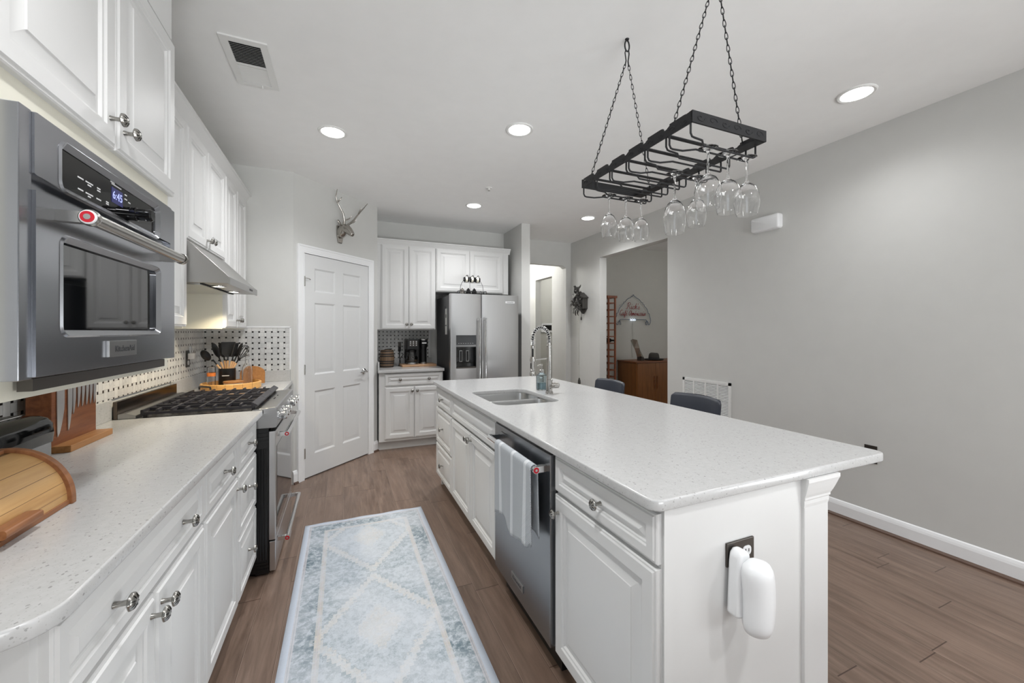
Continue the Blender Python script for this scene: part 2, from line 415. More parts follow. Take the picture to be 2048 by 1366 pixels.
def towel_mat():
    g = G('waffle_towel'); v, x, y, z = g.pos('obj')
    w = g.m('MULTIPLY', g.m('SINE', g.m('MULTIPLY', z, 900.0)), g.m('SINE', g.m('MULTIPLY', y, 900.0)))
    s = 0.0
    for c0 in (1.455, 1.59, 1.735): s = g.m('MAXIMUM', s, g.m('LESS_THAN', g.m('ABSOLUTE', g.m('SUBTRACT', y, c0)), .012))
    c = g.mix(g.ramp(w, -1, 1), lin((176, 181, 186)), lin((205, 209, 213))); c = g.mix(s, c, lin((226, 229, 232)))
    g.set(Base_Color=c, Roughness=.95); g.bump(w, .5, .003)
    return g.mat
TOWEL = towel_mat()
NEONB = M('neon_tube_blue', (30, 66, 104), .2); NEONR = M('neon_tube_red', (150, 22, 36), .2)
NEONW = emit('neon_transformer_glow', (.75, .85, 1), 1.2)
# ------------------------------------------------------------------ the setting
H = 2.745; XL = -1.053; XR = 3.335; YR = -2.5
RA = Matrix.Translation((-.413, 3.965, 0)) @ Matrix.Rotation(PI/4, 4, 'Z')     # angled pantry wall: local x along it, -y into the room
struct(B(-1.3, 6.6, -2.7, 8.2, -.06, 0).build('floor', FLOOR, smooth=0))
struct(B(-1.3, 6.6, -2.7, 8.2, H, H+.1).build('ceiling', CEIL, smooth=0))
def wall_open(name, mat, axis, c0, c1, a0, a1, holes, z1=H):
    # wall slab of thickness c0..c1 running a0..a1, rectangular holes (h0,h1,zb,zt)
    mb = MB(); cuts = sorted(holes); p = a0
    def seg(s, e, zb, zt):
        if e-s > 1e-5 and zt-zb > 1e-5:
            mb.box(c0, c1, s, e, zb, zt) if axis == 'y' else mb.box(s, e, c0, c1, zb, zt)
    for (h0, h1, zb, zt) in cuts:
        seg(p, h0, 0, z1); seg(h0, h1, 0, zb); seg(h0, h1, zt, z1); p = h1
    seg(p, a1, 0, z1)
    return struct(mb.build(name, mat, smooth=0))
wall_open('wall_left', WALL, 'y', XL-.12, XL, YR, 4.05, [(-2.05, -.35, .85, 2.15)])
wall_open('wall_rear', WALL, 'x', YR-.12, YR, XL-.12, XR+.115, [(-.1, 3.1, .05, 2.35)])
wall_open('wall_pantry', WALL, 'x', 3.975, 4.05, XL, -.4, [])
mb = MB().box(.0142, .115, 0, .1, 0, H).box(.948, 1.088, 0, .1, 0, H).box(.115, .948, 0, .1, 2.065, H).xf(RA)
struct(mb.build('wall_angled', WALL, smooth=0))
struct(B(.27, .356, 4.75, 5.42, 0, H).build('wall_alcove_left', WALL, smooth=0))
struct(B(.27, 2.14, 5.31, 5.42, 0, H).build('wall_back', WALL, smooth=0))
struct(B(2.125, 2.245, 4.69, 5.6, 0, H).build('wall_alcove_right', WALL, smooth=0))
mb = MB().box(2.245, 2.36, 5.465, 5.58, 0, 2.385).box(3.247, 3.45, 5.465, 5.58, 0, 2.385).box(2.245, 3.45, 5.465, 5.58, 2.385, H)
mb.prism([(3.247, 2.385), (3.247, 2.345), (3.19, 2.385)], 'y', 5.465, 5.58)
struct(mb.build('wall_hall_opening', WALL, smooth=0))
wall_open('wall_right', WALL, 'y', XR, XR+.115, YR, 5.465, [(-2.2, -.45, .05, 2.2), (3.414, 4.689, 0, 2.39)])
# dining room beyond the right opening
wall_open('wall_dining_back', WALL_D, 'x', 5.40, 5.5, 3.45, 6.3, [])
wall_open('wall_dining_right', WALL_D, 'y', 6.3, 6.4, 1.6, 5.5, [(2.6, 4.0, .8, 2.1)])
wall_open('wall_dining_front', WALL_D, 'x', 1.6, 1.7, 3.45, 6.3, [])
# hall beyond the back opening
wall_open('wall_hall_right', WALL, 'y', 3.30, 3.41, 5.58, 8.0, [(6.02, 6.655, 0, 2.295)])
wall_open('wall_hall_left', WALL, 'y', 2.0, 2.1, 5.58, 8.0, [])
wall_open('wall_hall_back', WALL, 'x', 8.0, 8.1, 2.0, 3.41, [])
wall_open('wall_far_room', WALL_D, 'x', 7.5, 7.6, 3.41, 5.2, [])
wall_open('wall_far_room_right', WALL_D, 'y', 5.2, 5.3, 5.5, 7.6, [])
wall_open('wall_rear_void', WALL, 'x', 4.06, 4.12, XL, -.42, [])
# glazing behind the camera: frames and panes
def glazing(name, axis, c, a0, a1, zb, zt, n, parent=None):
    mb = MB(); t = .05
    def bar(s, e, b, u): mb.box(c-.03, c+.03, s, e, b, u) if axis == 'y' else mb.box(s, e, c-.03, c+.03, b, u)
    bar(a0, a1, zb, zb+t); bar(a0, a1, zt-t, zt)
    for k in range(n+1):
        q = a0+(a1-a0-t)*k/n; bar(q, q+t, zb, zt)
    return struct(mb.build(name, TRIM, smooth=0))
glazing('window_1', 'x', YR-.06, -.1, 3.1, .05, 2.35, 3)
glazing('window_2', 'y', XL-.06, -2.05, -.35, .85, 2.15, 2)
glazing('window_3', 'y', 6.35, 2.6, 4.0, .8, 2.1, 2)
# baseboards with shoe moulding
def base_prof(o, s, d=1):   # o = wall face, s = sign into room; polygon in (depth, z)
    return [(o, 0), (o+s*.014, 0), (o+s*.014, .085), (o+s*.011, .098), (o+s*.006, .112), (o, .118)]
SHOE = M('shoe_moulding', (92, 70, 58), .4)
def basey(name, a, b):
    o = struct(MB().prism(base_prof(XR, -1), 'y', a, b).build(name, TRIM, smooth=0))
    s_ = MB().prism([(XR-.014, 0), (XR-.031, 0), (XR-.029, .010), (XR-.022, .018), (XR-.014, .020)], 'y', a, b).build('shoe_moulding', SHOE, o, smooth=0)
    s_['label'] = 'brown shoe moulding'
glazing('added_window_4', 'y', XR+.06, -2.2, -.45, .05, 2.2, 2)  # window added in the unseen right wall to let the fill light in
basey('baseboard_right', -.45, 3.414); basey('baseboard_right_far', 4.689, 5.465)
def basea(name, a, b):
    o = struct(MB().prism([(-q[0], q[1]) for q in base_prof(0, 1)], 'x', a, b).xf(RA).build(name, TRIM, smooth=0))
    MB().prism([(-.014, 0), (-.028, 0), (-.022, .016), (-.014, .019)], 'x', a, b).xf(RA).build('shoe_moulding', SHOE, o, smooth=0)
basea('baseboard_angled_left', .008, .052); basea('baseboard_angled_right', 1.016, 1.088)
# pantry door in the angled wall
d1 = bpy.data.objects.new('door_1', None); COL.objects.link(d1); d1.matrix_world = RA; struct(d1, 'white six panel pantry door with chrome lever handle')
cas = MB()
CP = [(0, 0), (0, .010), (.010, .013), (.016, .012), (.030, .014), (.046, .015), (.050, .019), (.062, .020), (.065, .018), (.065, 0)]
L = [[(.115-w, -t, 0), (.115-w, -t, 2.065+w), (.948+w, -t, 2.065+w), (.948+w, -t, 0)] for w, t in CP]
k0 = len(cas.v)
cas.add([v for l in L for v in l], [(i*4+k, i*4+k+1, (i+1)*4+k+1, (i+1)*4+k) for i in range(len(L)-1) for k in range(3)])
cas.box(.113, .122, -.012, .1, 0, 2.065).box(.941, .95, -.012, .1, 0, 2.065).box(.113, .95, -.012, .1, 2.057, 2.066)
cas.build('casing', TRIM, d1, smooth=0)
def six_panel(x0, x1, z0, z1):
    mb = MB(); w = x1-x0; st = .112; mid = .10; pw = (w-2*st-mid)/2
    zs = [(z0+.20, z0+.78), (z0+.93, z0+1.60), (z0+1.70, z0+1.92)]
    xs = [(x0+st, x0+st+pw), (x1-st-pw, x1-st)]
    yF = -.002; prof = [(0, yF), (.012, yF+.007), (.016, yF+.0085), (.024, yF+.0085), (.050, yF+.002), (.055, yF+.002)]
    xc = [x0, xs[0][0], xs[0][1], xs[1][0], xs[1][1], x1]; zc = [z0]+[q for p in zs for q in p]+[z1]
    for i in range(5):
        for j in range(7):
            if i in (1, 3) and j in (1, 3, 5):
                a, b, c, d = xc[i], xc[i+1], zc[j], zc[j+1]
                L = [[(a+q, y, c+q), (b-q, y, c+q), (b-q, y, d-q), (a+q, y, d-q)] for q, y in prof]
                mb.loops(L, cap0=False)
            else: mb.add([(xc[i], yF, zc[j]), (xc[i+1], yF, zc[j]), (xc[i+1], yF, zc[j+1]), (xc[i], yF, zc[j+1])], [(0, 1, 2, 3)])
    mb.add([(x0, yF, z0), (x1, yF, z0), (x1, yF, z1), (x0, yF, z1), (x0, .035, z0), (x1, .035, z0), (x1, .035, z1), (x0, .035, z1)],
           [(4, 7, 6, 5), (0, 4, 5, 1), (1, 5, 6, 2), (2, 6, 7, 3), (3, 7, 4, 0)])
    return mb
pd = six_panel(.125, .938, .012, 2.053).build('door_leaf', DOORP, d1, smooth=20)
hl = MB().lathe([(0, 0), (.03, 0), (.031, .006), (.012, .012), (.011, .045), (0, .045)], 18, (.872, -.002, .918), '-y')
hl.tube([(.872, -.042, .918), (.85, -.05, .922), (.80, -.05, .917), (.775, -.047, .913)], [.011, .009, .008, .007], 8).ell((.872, -.046, .918), (.014, .012, .014), 10, 8)
hl.build('lever_handle', CHROME, pd)
for k, z in enumerate((.24, 1.0, 1.80)):
    hg = MB().tube([(.122, -.012, z-.045), (.122, -.012, z+.045)], .0065, 8).box(.122, .134, -.006, -.001, z-.044, z+.044)
    if k == 2: hg.tube([(.126, -.014, z+.03), (.155, -.028, z+.025), (.165, -.026, z+.022)], .004, 6).ell((.168, -.025, z+.021), (.008, .006, .006), 8, 6)
    hg.build('hinge', NICKEL, pd)
# tiled backsplashes (fixed finish of the walls)
def trimlab(o, n): struct(o); return o
trimlab(B(XL, XL+.008, .45, 3.975, 1.012, 1.38).build('trim_1', TILE_Y, smooth=0), 1)
trimlab(B(XL+.008, -.425, 3.967, 3.975, 1.012, 1.376).build('trim_2', TILE_X, smooth=0), 2)
trimlab(MB().box(XL+.008, -.42, 3.963, 3.976, 1.376, 1.388).box(-.432, -.42, 3.963, 3.976, 1.012, 1.388).build('trim_3', TRIM, smooth=0, bevel=.003), 3)
trimlab(B(.37, 1.055, 5.302, 5.31, 1.002, 1.375).build('trim_4', TILE_X, smooth=0), 4)
trimlab(B(1.055, 1.067, 5.298, 5.311, .915, 1.375).build('trim_5', TRIM, smooth=0, bevel=.003), 5)
# ------------------------------------------------------------------ recessed ceiling lights
def downlight(x, y, label, cone=150, dim=1.0):
    t = thing('recessed_light', label, 'ceiling light', (x, y, H), 0, 'recessed ceiling lights')
    MB().lathe([(.095, 0), (.095, -.004), (.088, -.008), (.076, -.006), (.074, .0), (.074, -.0005)], 32).build('trim_ring', GRILLEW, t)
    MB().lathe([(0, -.003), (.04, -.004), (.074, -.003), (.074, -.001), (0, -.001)], 32).build('lens', LENS, t)
    l = bpy.data.lights.new('recessed_lamp', 'SPOT'); l.energy = LAMP_W*4*dim; l.spot_size = math.radians(cone); l.spot_blend = 1.0; l.shadow_soft_size = .07; l.color = (.985, .99, 1)
    o = bpy.data.objects.new('recessed_lamp', l); COL.objects.link(o); o.parent = t; o.location = (0, 0, -.03)
downlight(2.781, 1.365, 'round recessed ceiling light nearest the bare right wall, largest of them', dim=.38)
downlight(-.066, 3.064, 'round recessed ceiling light nearest the air vent, left of the others')
downlight(1.126, 2.52, 'round recessed ceiling light just left of the hanging glass rack chains')
downlight(1.34, 4.238, 'small round recessed ceiling light in front of the refrigerator cabinets')
downlight(2.782, 4.155, 'smallest recessed ceiling light, behind the far end of the glass rack')
downlight(-.066, .6, 'extra unseen recessed light over the near left counter', dim=1.0); downlight(1.126, -.3, 'extra unseen recessed light behind the island', dim=1.0); downlight(2.781, -1.2, 'extra unseen recessed light by the rear glass doors', dim=2.6)  # extra lamps out of view, kept for the light they add
for (x, y, e) in ((2.7, 6.6, 30), (4.4, 6.6, 22), (4.9, 3.6, 13)):
    l = bpy.data.lights.new('room_lamp', 'POINT'); l.energy = e; l.shadow_soft_size = .12; l.color = (1, .985, .96)
    o = bpy.data.objects.new('room_lamp', l); COL.objects.link(o); o.location = (x, y, 2.6)
# ------------------------------------------------------------------ cabinets
DPROF = [(0, .008), (.003, .0045), (.008, .0045), (.012, 0), (.050, 0), (.054, .005), (.060, .0065), (.064, .0135), (.072, .0135), (.098, .0045), (.100, .002), (.104, .0015)]
WPROF = [(0, .008), (.003, .0045), (.007, .0045), (.010, 0), (.034, 0), (.037, .005), (.041, .006), (.044, .0115), (.049, .0115), (.064, .004), (.066, .002), (.068, .0015)]
KN = MB().lathe([(0, 0), (.0075, 0), (.0065, .004), (.0055, .010), (.0055, .020), (.009, .024), (.009, .025), (0, .026)], 14, (0, 0, 0), '-y', 0)
_s = len(KN.v)
_prof = [(0.006, .0235), (.015, .0245), (.0180, .0270), (.0176, .0300), (.0150, .0335), (.0095, .0360), (.0040, .0370), (0, .0372)]
KN.lathe(_prof, 48, (0, 0, 0), '-y', 0, lob=lambda a: 1+.025*math.cos(8*a))
for k in range(8):   # dark recesses between the petals
    a = 2*PI*k/8+PI/8; ca, sa = math.cos(a), math.sin(a)
    KN.tube([(.0055*ca, -.0366, .0055*sa), (.0105*ca, -.0354, .0105*sa), (.0155*ca, -.0325, .0155*sa)], [.0006, .0015, .0007], 6, m=1)
KN_ME = None
def knob(parent, x, y, z):
    global KN_ME
    if KN_ME is None:
        o = KN.build('knob', [PEWTER, PEWTER_D], parent, smooth=50); KN_ME = o.data
    else:
        o = bpy.data.objects.new('knob', KN_ME); COL.objects.link(o); o.parent = parent
    o.location = (x, y, z); return o
def front(t, kind, x0, x1, z0, z1, knobs=(), yf=-.021, mat=None):
    mb = MB().panel(x0, x1, z0, z1, yf, .021, DPROF if kind == 'door' else WPROF)
    o = mb.build(kind, mat or CAB, t, smooth=25)
    for (kx, kz) in knobs: knob(o, kx, yf, kz)
    return o
def cabinet(name, label, cat, loc, rz, w, d, z0, z1, fronts, toe=True, group=None, boxmat=None, hole=None):
    t = thing(name, label, cat, loc, rz, group)
    mb = MB()
    if hole is None: mb.box(0, w, 0, d, z0+(.105 if toe else 0), z1)
    else:
        a, b, c, e = hole      # opening in the face for a built-in appliance
        mb.box(0, a, 0, d, z0, z1).box(b, w, 0, d, z0, z1).box(a, b, 0, d, z0, c).box(a, b, 0, d, e, z1).box(a, b, d-.02, d, c, e)
    mb.build('carcass', boxmat or CAB, t, smooth=0)
    if toe: B(0, w, .07, d, 0, .105).build('toe_kick', CAB, t, smooth=0)
    for f in fronts: front(t, *f)
    return t
# left run of base cabinets: faces +x (rz = 90 deg), local x -> +y.  face frame plane x = -.45
LF = -.452
def LB(y0, y1, label, fronts): return cabinet('base_cabinet', label, 'cabinet', (LF, y0, 0), PI/2, y1-y0, .60, 0, .884, fronts, group='white base cabinets under the left counter')
LB(.868, 1.660, 'wide white base cabinet nearest the camera on the left, one long drawer over two doors',
   [('drawer', .02, .785, .705, .868, [(.20, .785), (.585, .785)]), ('door', .02, .400, .115, .692, [(.372, .648)]), ('door', .404, .785, .115, .692, [(.432, .648)])])
LB(1.660, 2.130, 'white base cabinet in the middle of the left run, one drawer over a single door',
   [('drawer', .006, .464, .705, .868, [(.235, .79)]), ('door', .006, .464, .115, .692, [(.43, .648)])])
LB(2.130, 2.537, 'white base cabinet with three stacked drawers beside the range',
   [('drawer', .006, .401, .705, .868, [(.2, .79)]), ('drawer', .006, .401, .412, .692, [(.2, .575)]), ('drawer', .006, .401, .115, .400, [(.2, .262)])])
# left counters
pts = rrect(XL, -.405, .805, 2.541, [0, .075, 0, 0], 8)
ct = tag(slab('countertop', pts, [], .884, .914, .004, QUARTZ), 'speckled white quartz countertop on the left, with rounded near corner', 'countertop')
struct(B(XL, XL+.02, .81, 2.541, .914, 1.012).build('trim_8', QUARTZ, smooth=0, bevel=.002))
ct2 = tag(slab('countertop', rrect(XL, -.41, 3.309, 3.975, 0), [], .884, .914, .004, QUARTZ), 'small speckled white quartz countertop in the corner past the range', 'countertop')
struct(MB().box(XL, XL+.02, 3.309, 3.975, .914, 1.012).box(XL+.02, -.425, 3.955, 3.975, .914, 1.012).build('trim_9', QUARTZ, smooth=0, bevel=.002))
# strip of upstand behind nothing else: near end gable
cabinet('base_cabinet', 'white base cabinet in the far left corner past the range', 'cabinet', (LF, 3.315, 0), PI/2, .65, .60, 0, .884,
        [('drawer', .01, .64, .705, .868, [(.32, .79)]), ('door', .01, .64, .115, .692, [(.05, .648)])], group='white base cabinets under the left counter')
# upper cabinets on the left: door fronts at x = -.745
UF = -.766
def LU(y0, y1, z0, label, fronts):
    return cabinet('wall_cabinet', label, 'cabinet', (UF, y0, 0), PI/2, y1-y0, UF-XL, z0, 2.44, fronts, toe=False, group='white wall cabinets on the left', boxmat=CABBOX)
LU(1.875, 2.573, 1.363, 'white wall cabinet between the built-in oven and the range hood',
   [('door', .006, .347, 1.37, 2.432, [(.32, 1.43)]), ('door', .351, .692, 1.37, 2.432, [(.38, 1.43)])])
LU(2.573, 3.308, 1.828, 'short white wall cabinet directly above the range hood',
   [('door', .006, .345, 1.835, 2.432, [(.318, 1.885)]), ('door', .349, .729, 1.835, 2.432, [(.376, 1.885)])])
LU(3.308, 3.975, 1.363, 'white wall cabinet past the range hood, above the corner counter',
   [('door', .006, .324, 1.37, 2.432, [(.297, 1.43)]), ('door', .328, .645, 1.37, 2.432, [(.355, 1.43)])])
CRP = [(0, 2.432), (.012, 2.432), (.014, 2.440), (.022, 2.452), (.040, 2.478), (.044, 2.484), (.052, 2.488), (.052, 2.500), (0, 2.500)]
struct(MB().prism([(UF+a, z) for a, z in CRP], 'y', 1.875, 3.975).build('trim_6', CAB, smooth=0))
B(XL, UF, 1.875, 3.974, 2.441, 2.452).build('cabinet_top_board', CABBOX, bpy.data.objects['trim_6'], smooth=0)
# deep cabinet holding the oven: face frame at x = -.603
OF = -.603
oc = cabinet('oven_cabinet', 'deep white cabinet around the built-in oven with two raised doors above it', 'cabinet', (OF, 1.005, 0), PI/2, .866, OF-XL, 1.208, 2.63,
   [('door', .012, .453, 1.852, 2.425, [(.418, 1.925)]), ('door', .457, .878, 1.852, 2.425, [(.492, 1.918)])], toe=False, boxmat=CABBOX, hole=(.06, .78, 1.26, 1.765))
MB().box(.0, .866, -.012, 0, 2.435, 2.63).build('frieze', CAB, oc, smooth=0)
MB().prism([(.0, 2.63), (-.06, 2.68), (-.06, 2.70), (.2, 2.70), (.2, 2.63)], 'x', -.02, .886).build('crown', CAB, oc, smooth=0)
# ------------------------------------------------------------------ built-in oven: trim face at x = -.56
ov = thing('wall_oven', 'stainless steel built-in wall oven with black glass window and red-ended handle', 'oven', (-.56, 1.049, 1.251), PI/2)
# local: x 0..0.751 along the wall, z 0..0.526, y<0 into the room
MB().box(.0, .034, -.0, .043, 0, .526).box(.712, .751, 0, .043, 0, .526).box(.034, .712, .012, .043, 0, .526).build('trim_frame', STEEL_O, ov, smooth=0, bevel=.0015)
B(.062, .70, .03, .40, .02, .51).build('oven_body', BLACK, ov, smooth=0)
def framed(x0, x1, z0, z1, h, y0, y1, r=.012, lip=.006):
    # plate with a rounded rectangular opening and a bevelled lip
    mb = MB(); a, b, c, d = h
    inner = rrect(a, b, c, d, r, 5); n = len(inner)
    outer = []
    for (px, pz) in inner:
        # project each inner point to the outer rectangle
        cx, cz = (a+b)/2, (c+d)/2; dx, dz = (px-cx)/((b-a)/2), (pz-cz)/((d-c)/2); mx = max(abs(dx), abs(dz))
        outer.append((px, pz, dx/mx, dz/mx))
    o2 = [((x0+x1)/2+q[2]*(x1-x0)/2, (z0+z1)/2+q[3]*(z1-z0)/2) for q in outer]
    grow = rrect(a-.016, b+.016, c-.016, d+.016, r+.012, 5)
    L = [[(p[0], y1, p[1]) for p in o2], [(p[0], y0, p[1]) for p in o2], [(p[0], y0, p[1]) for p in grow], [(p[0], y0-lip*.6, p[1]) for p in rrect(a-.012, b+.012, c-.012, d+.012, r+.009, 5)],
         [(p[0], y0+lip, p[1]) for p in inner], [(p[0], y1, p[1]) for p in inner]]
    return mb.loops(L, cap0=False, cap1=False)
framed(.034, .711, .402, .526, (.122, .596, .405+.004, .492), -.004, .02).build('control_fascia', STEEL_O, ov, smooth=30)
cg = B(.118, .600, .004, .012, .405, .496).build('control_glass', BLACKGLOSS, ov, smooth=0)
B(.335, .392, .0032, .004, .438, .478).build('clock_window', DISPBG, cg, smooth=0)
text('clock_digits', '6:45', .030, DISP, cg, face_mtx((.364, .0028, .458), (1, 0, 0), (0, 0, 1)), .0002)
pr = MB()
for (x, z, w) in ((.20, .452, .022), (.20, .425, .02), (.235, .452, .03), (.235, .446, .014), (.235, .425, .03), (.235, .419, .012), (.275, .452, .014), (.275, .446, .014), (.275, .425, .02), (.315, .43, .012), (.315, .425, .012), (.41, .478, .012), (.41, .466, .014), (.43, .462, .012), (.36, .486, .05), (.34, .490, .02), (.50, .45, .014), (.50, .44, .014)):
    pr.box(x-w/2, x+w/2, .0034, .004, z-.0016, z+.0016)
pr.build('control_lettering', INKW, cg, smooth=0)
kb = MB().lathe([(0, 0), (.019, 0), (.019, .02), (.016, .022), (.016, .04), (.0175, .042), (.0175, .052), (.014, .056), (0, .056)], 28, (.425, .004, .430), '-y')
kb.build('control_knob', BLACKGLOSS, ov)
dr = framed(.034, .711, .004, .372, (.122, .596, .097, .288), -.006, .03).build('oven_door', STEEL_O, ov, smooth=30)
B(.115, .602, .008, .016, .09, .296).build('window_glass', OVENGLASS, dr, smooth=0)
B(.034, .711, .014, .03, .372, .402).build('vent_gap', DARKVOID, ov, smooth=0)
hd = MB().tube([(.100, -.060, .338), (.610, -.060, .338)], .0145, 20)
for x in (.088, .605):
    hd.prism(rrect(-.066, -.004, .326, .350, .006, 4), 'x', x, x+.022)
hd.lathe([(.0165, 0), (.018, .004), (.018, .012), (.0165, .016)], 24, (.084, -.060, .338), 'x').lathe([(.0165, 0), (.018, .004), (.018, .012), (.0, .016)], 24, (.612, -.060, .338), 'x')
hd.build('handle', NICKEL, dr)
hb = MB().lathe([(0, -.001), (.014, -.001), (.0155, .002)], 24, (.083, -.060, .338), 'x', 0).lathe([(.006, -.0022), (.012, -.0022), (.012, 0), (.006, 0)], 24, (.083, -.060, .338), 'x', 1)
hb.lathe([(0, -.003), (.006, -.003), (.006, 0)], 16, (.083, -.060, .338), 'x', 2).build('handle_medallion', [WHITEPL, RED, NICKEL], dr)
bd = B(.285, .432, -.0125, -.006, .028, .070).build('badge', STEEL_X, dr, smooth=0, bevel=.001)
text('badge_lettering', 'KitchenAid', .0235, INKD, bd, face_mtx((.365, -.0128, .048), (1, 0, 0), (0, 0, 1)), .0003, sx=1.0)
B(.06, .70, .012, .035, -.026, -.001).build('vent_strip', STEELD, ov, smooth=0)
# ------------------------------------------------------------------ range hood
hdx = thing('range_hood', 'stainless under-cabinet range hood with two small lit lamps', 'range hood', (0, 2.575, 0))
prof = [(XL+.01, 1.826), (-.75, 1.826), (-.565, 1.640), (-.560, 1.638), (-.560, 1.598), (-.566, 1.598), (-.572, 1.604), (XL+.01, 1.604)]
hs = MB().prism(prof, 'y', 0, .73)
hs.build('hood_shell', STEEL_H, hdx, smooth=0, bevel=.0015)
MB().box(-1.0, -.70, .05, .68, 1.596, 1.605).build('filter_panel', STEEL_S, hdx, smooth=0)
B(-.705, -.690, .04, .69, 1.5985, 1.606).build('filter_slot', DARKVOID, hdx, smooth=0)
for yy in (.18, .52):
    MB().lathe([(.036, 0), (.036, -.004), (.03, -.005), (.029, 0)], 24, (-.655, yy, 1.604)).build('lamp_ring', CHROME, hdx)
    MB().lathe([(0, -.003), (.029, -.003), (.029, 0)], 24, (-.655, yy, 1.604)).build('lamp_lens', LENSW, hdx)
    l = bpy.data.lights.new('hood_lamp', 'SPOT'); l.energy = 11; l.spot_size = math.radians(130); l.spot_blend = .4; l.shadow_soft_size = .02; l.color = (1, .86, .62)
    o = bpy.data.objects.new('hood_lamp', l); COL.objects.link(o); o.parent = hdx; o.location = (-.655, yy, 1.594)
for yy in (.48, .515, .55): B(-.561, -.5585, yy, yy+.018, 1.612, 1.624).build('switch', BLACK, hdx, smooth=0)
# ------------------------------------------------------------------ range
rg = thing('gas_range', 'stainless slide-in gas range with cast iron grates and chrome knobs', 'range', (0, 2.546, 0))
RW = .758
B(-1.0, -.43, .002, RW-.002, .02, .895).build('range_body', BLACK, rg, smooth=0)
bp = MB().box(-.44, -.378, .0, .012, .012, .812)  # ridges and bars imitate a pilaster-like reflection in the black side
for k in range(4): bp.tube([(-.43+k*.013, -.001, .09), (-.43+k*.013, -.001, .70)], .0045, 6)
for k in range(3): bp.box(-.438, -.380, -.004, 0, .735+k*.022, .743+k*.022).box(-.44, -.378, -.005, 0, .03+k*.018, .040+k*.018)
bp.build('side_panel', BLACK, rg, smooth=0)
B(-.44, -.378, RW-.012, RW, .012, .812).build('side_panel', BLACK, rg, smooth=0)
B(-1.014, -.40, .0, RW, .893, .914).build('cooktop', M('cooktop_dark_steel', (120, 118, 118), .25, .9), rg, smooth=0, bevel=.002)
fp = MB().prism([(-.455, .918), (-.455, .895), (-.44, .812), (-.345, .812), (-.337, .82), (-.337, .922), (-.345, .926)], 'y', 0, RW)
fp.build('control_panel', STEEL_X, rg, smooth=0, bevel=.0015)
for yy in (.33, .37, .48): B(-.40, -.394, yy, yy+.007, .923, .9262).build('indicator', BLACK, rg, smooth=0)
for k, yy in enumerate((.06, .165, .27, .49, .595, .70)):
    kk = MB().lathe([(0, 0), (.026, 0), (.026, .006), (.021, .008), (.021, .022), (.0225, .024), (.0225, .040), (.019, .043), (0, .043)], 24, (-.337, yy, .868), 'x')
    kk.box(-.300, -.292, yy-.004, yy+.004, .850, .889).build('burner_knob', CHROME, rg, smooth=40)
od = MB().box(-.378, -.345, .004, RW-.004, .19, .792); odo = od.build('oven_door', STEEL_Z, rg, smooth=0, bevel=.003)
B(-.3455, -.3435, .05, RW-.05, .24, .70).build('door_glass', M('oven_door_mirror_glass', (60, 62, 66), .04, .7), odo, smooth=0)
def rhandle(z, x, par):
    h_ = MB().tube([(x, .05, z), (x, RW-.05, z)], .0125, 16)
    for yy in (.045, RW-.063): h_.prism(rrect(-.346, x+.004, z-.011, z+.011, .005, 3), 'y', yy, yy+.018)
    h_.build('handle', CHROME, par)
    MB().lathe([(0, -.002), (.0135, -.002), (.0135, .004)], 20, (x, .041, z), 'y', 0).lathe([(.005, -.0032), (.011, -.0032), (.011, 0)], 20, (x, .041, z), 'y', 1).lathe([(0, -.0036), (.005, -.0036), (.005, 0)], 12, (x, .041, z), 'y', 2).build('handle_medallion', [CHROME, RED, CHROME], par)
rhandle(.764, -.294, odo)
wd = B(-.376, -.345, .006, RW-.006, .018, .182).build('warming_drawer', STEEL_Z, rg, smooth=0, bevel=.003)
rhandle(.172, -.292, wd)
B(-1.033, -1.016, 0, RW, .80, 1.0).build('backguard', BRONZE_BK, rg, smooth=0, bevel=.001)
MB().prism([(-1.014, .914), (-1.014, .938), (-.985, .942), (-.945, .928), (-.945, .914)], 'y', -.002, RW+.002).build('rear_vent_trim', STEEL_X, rg, smooth=0, bevel=.001)
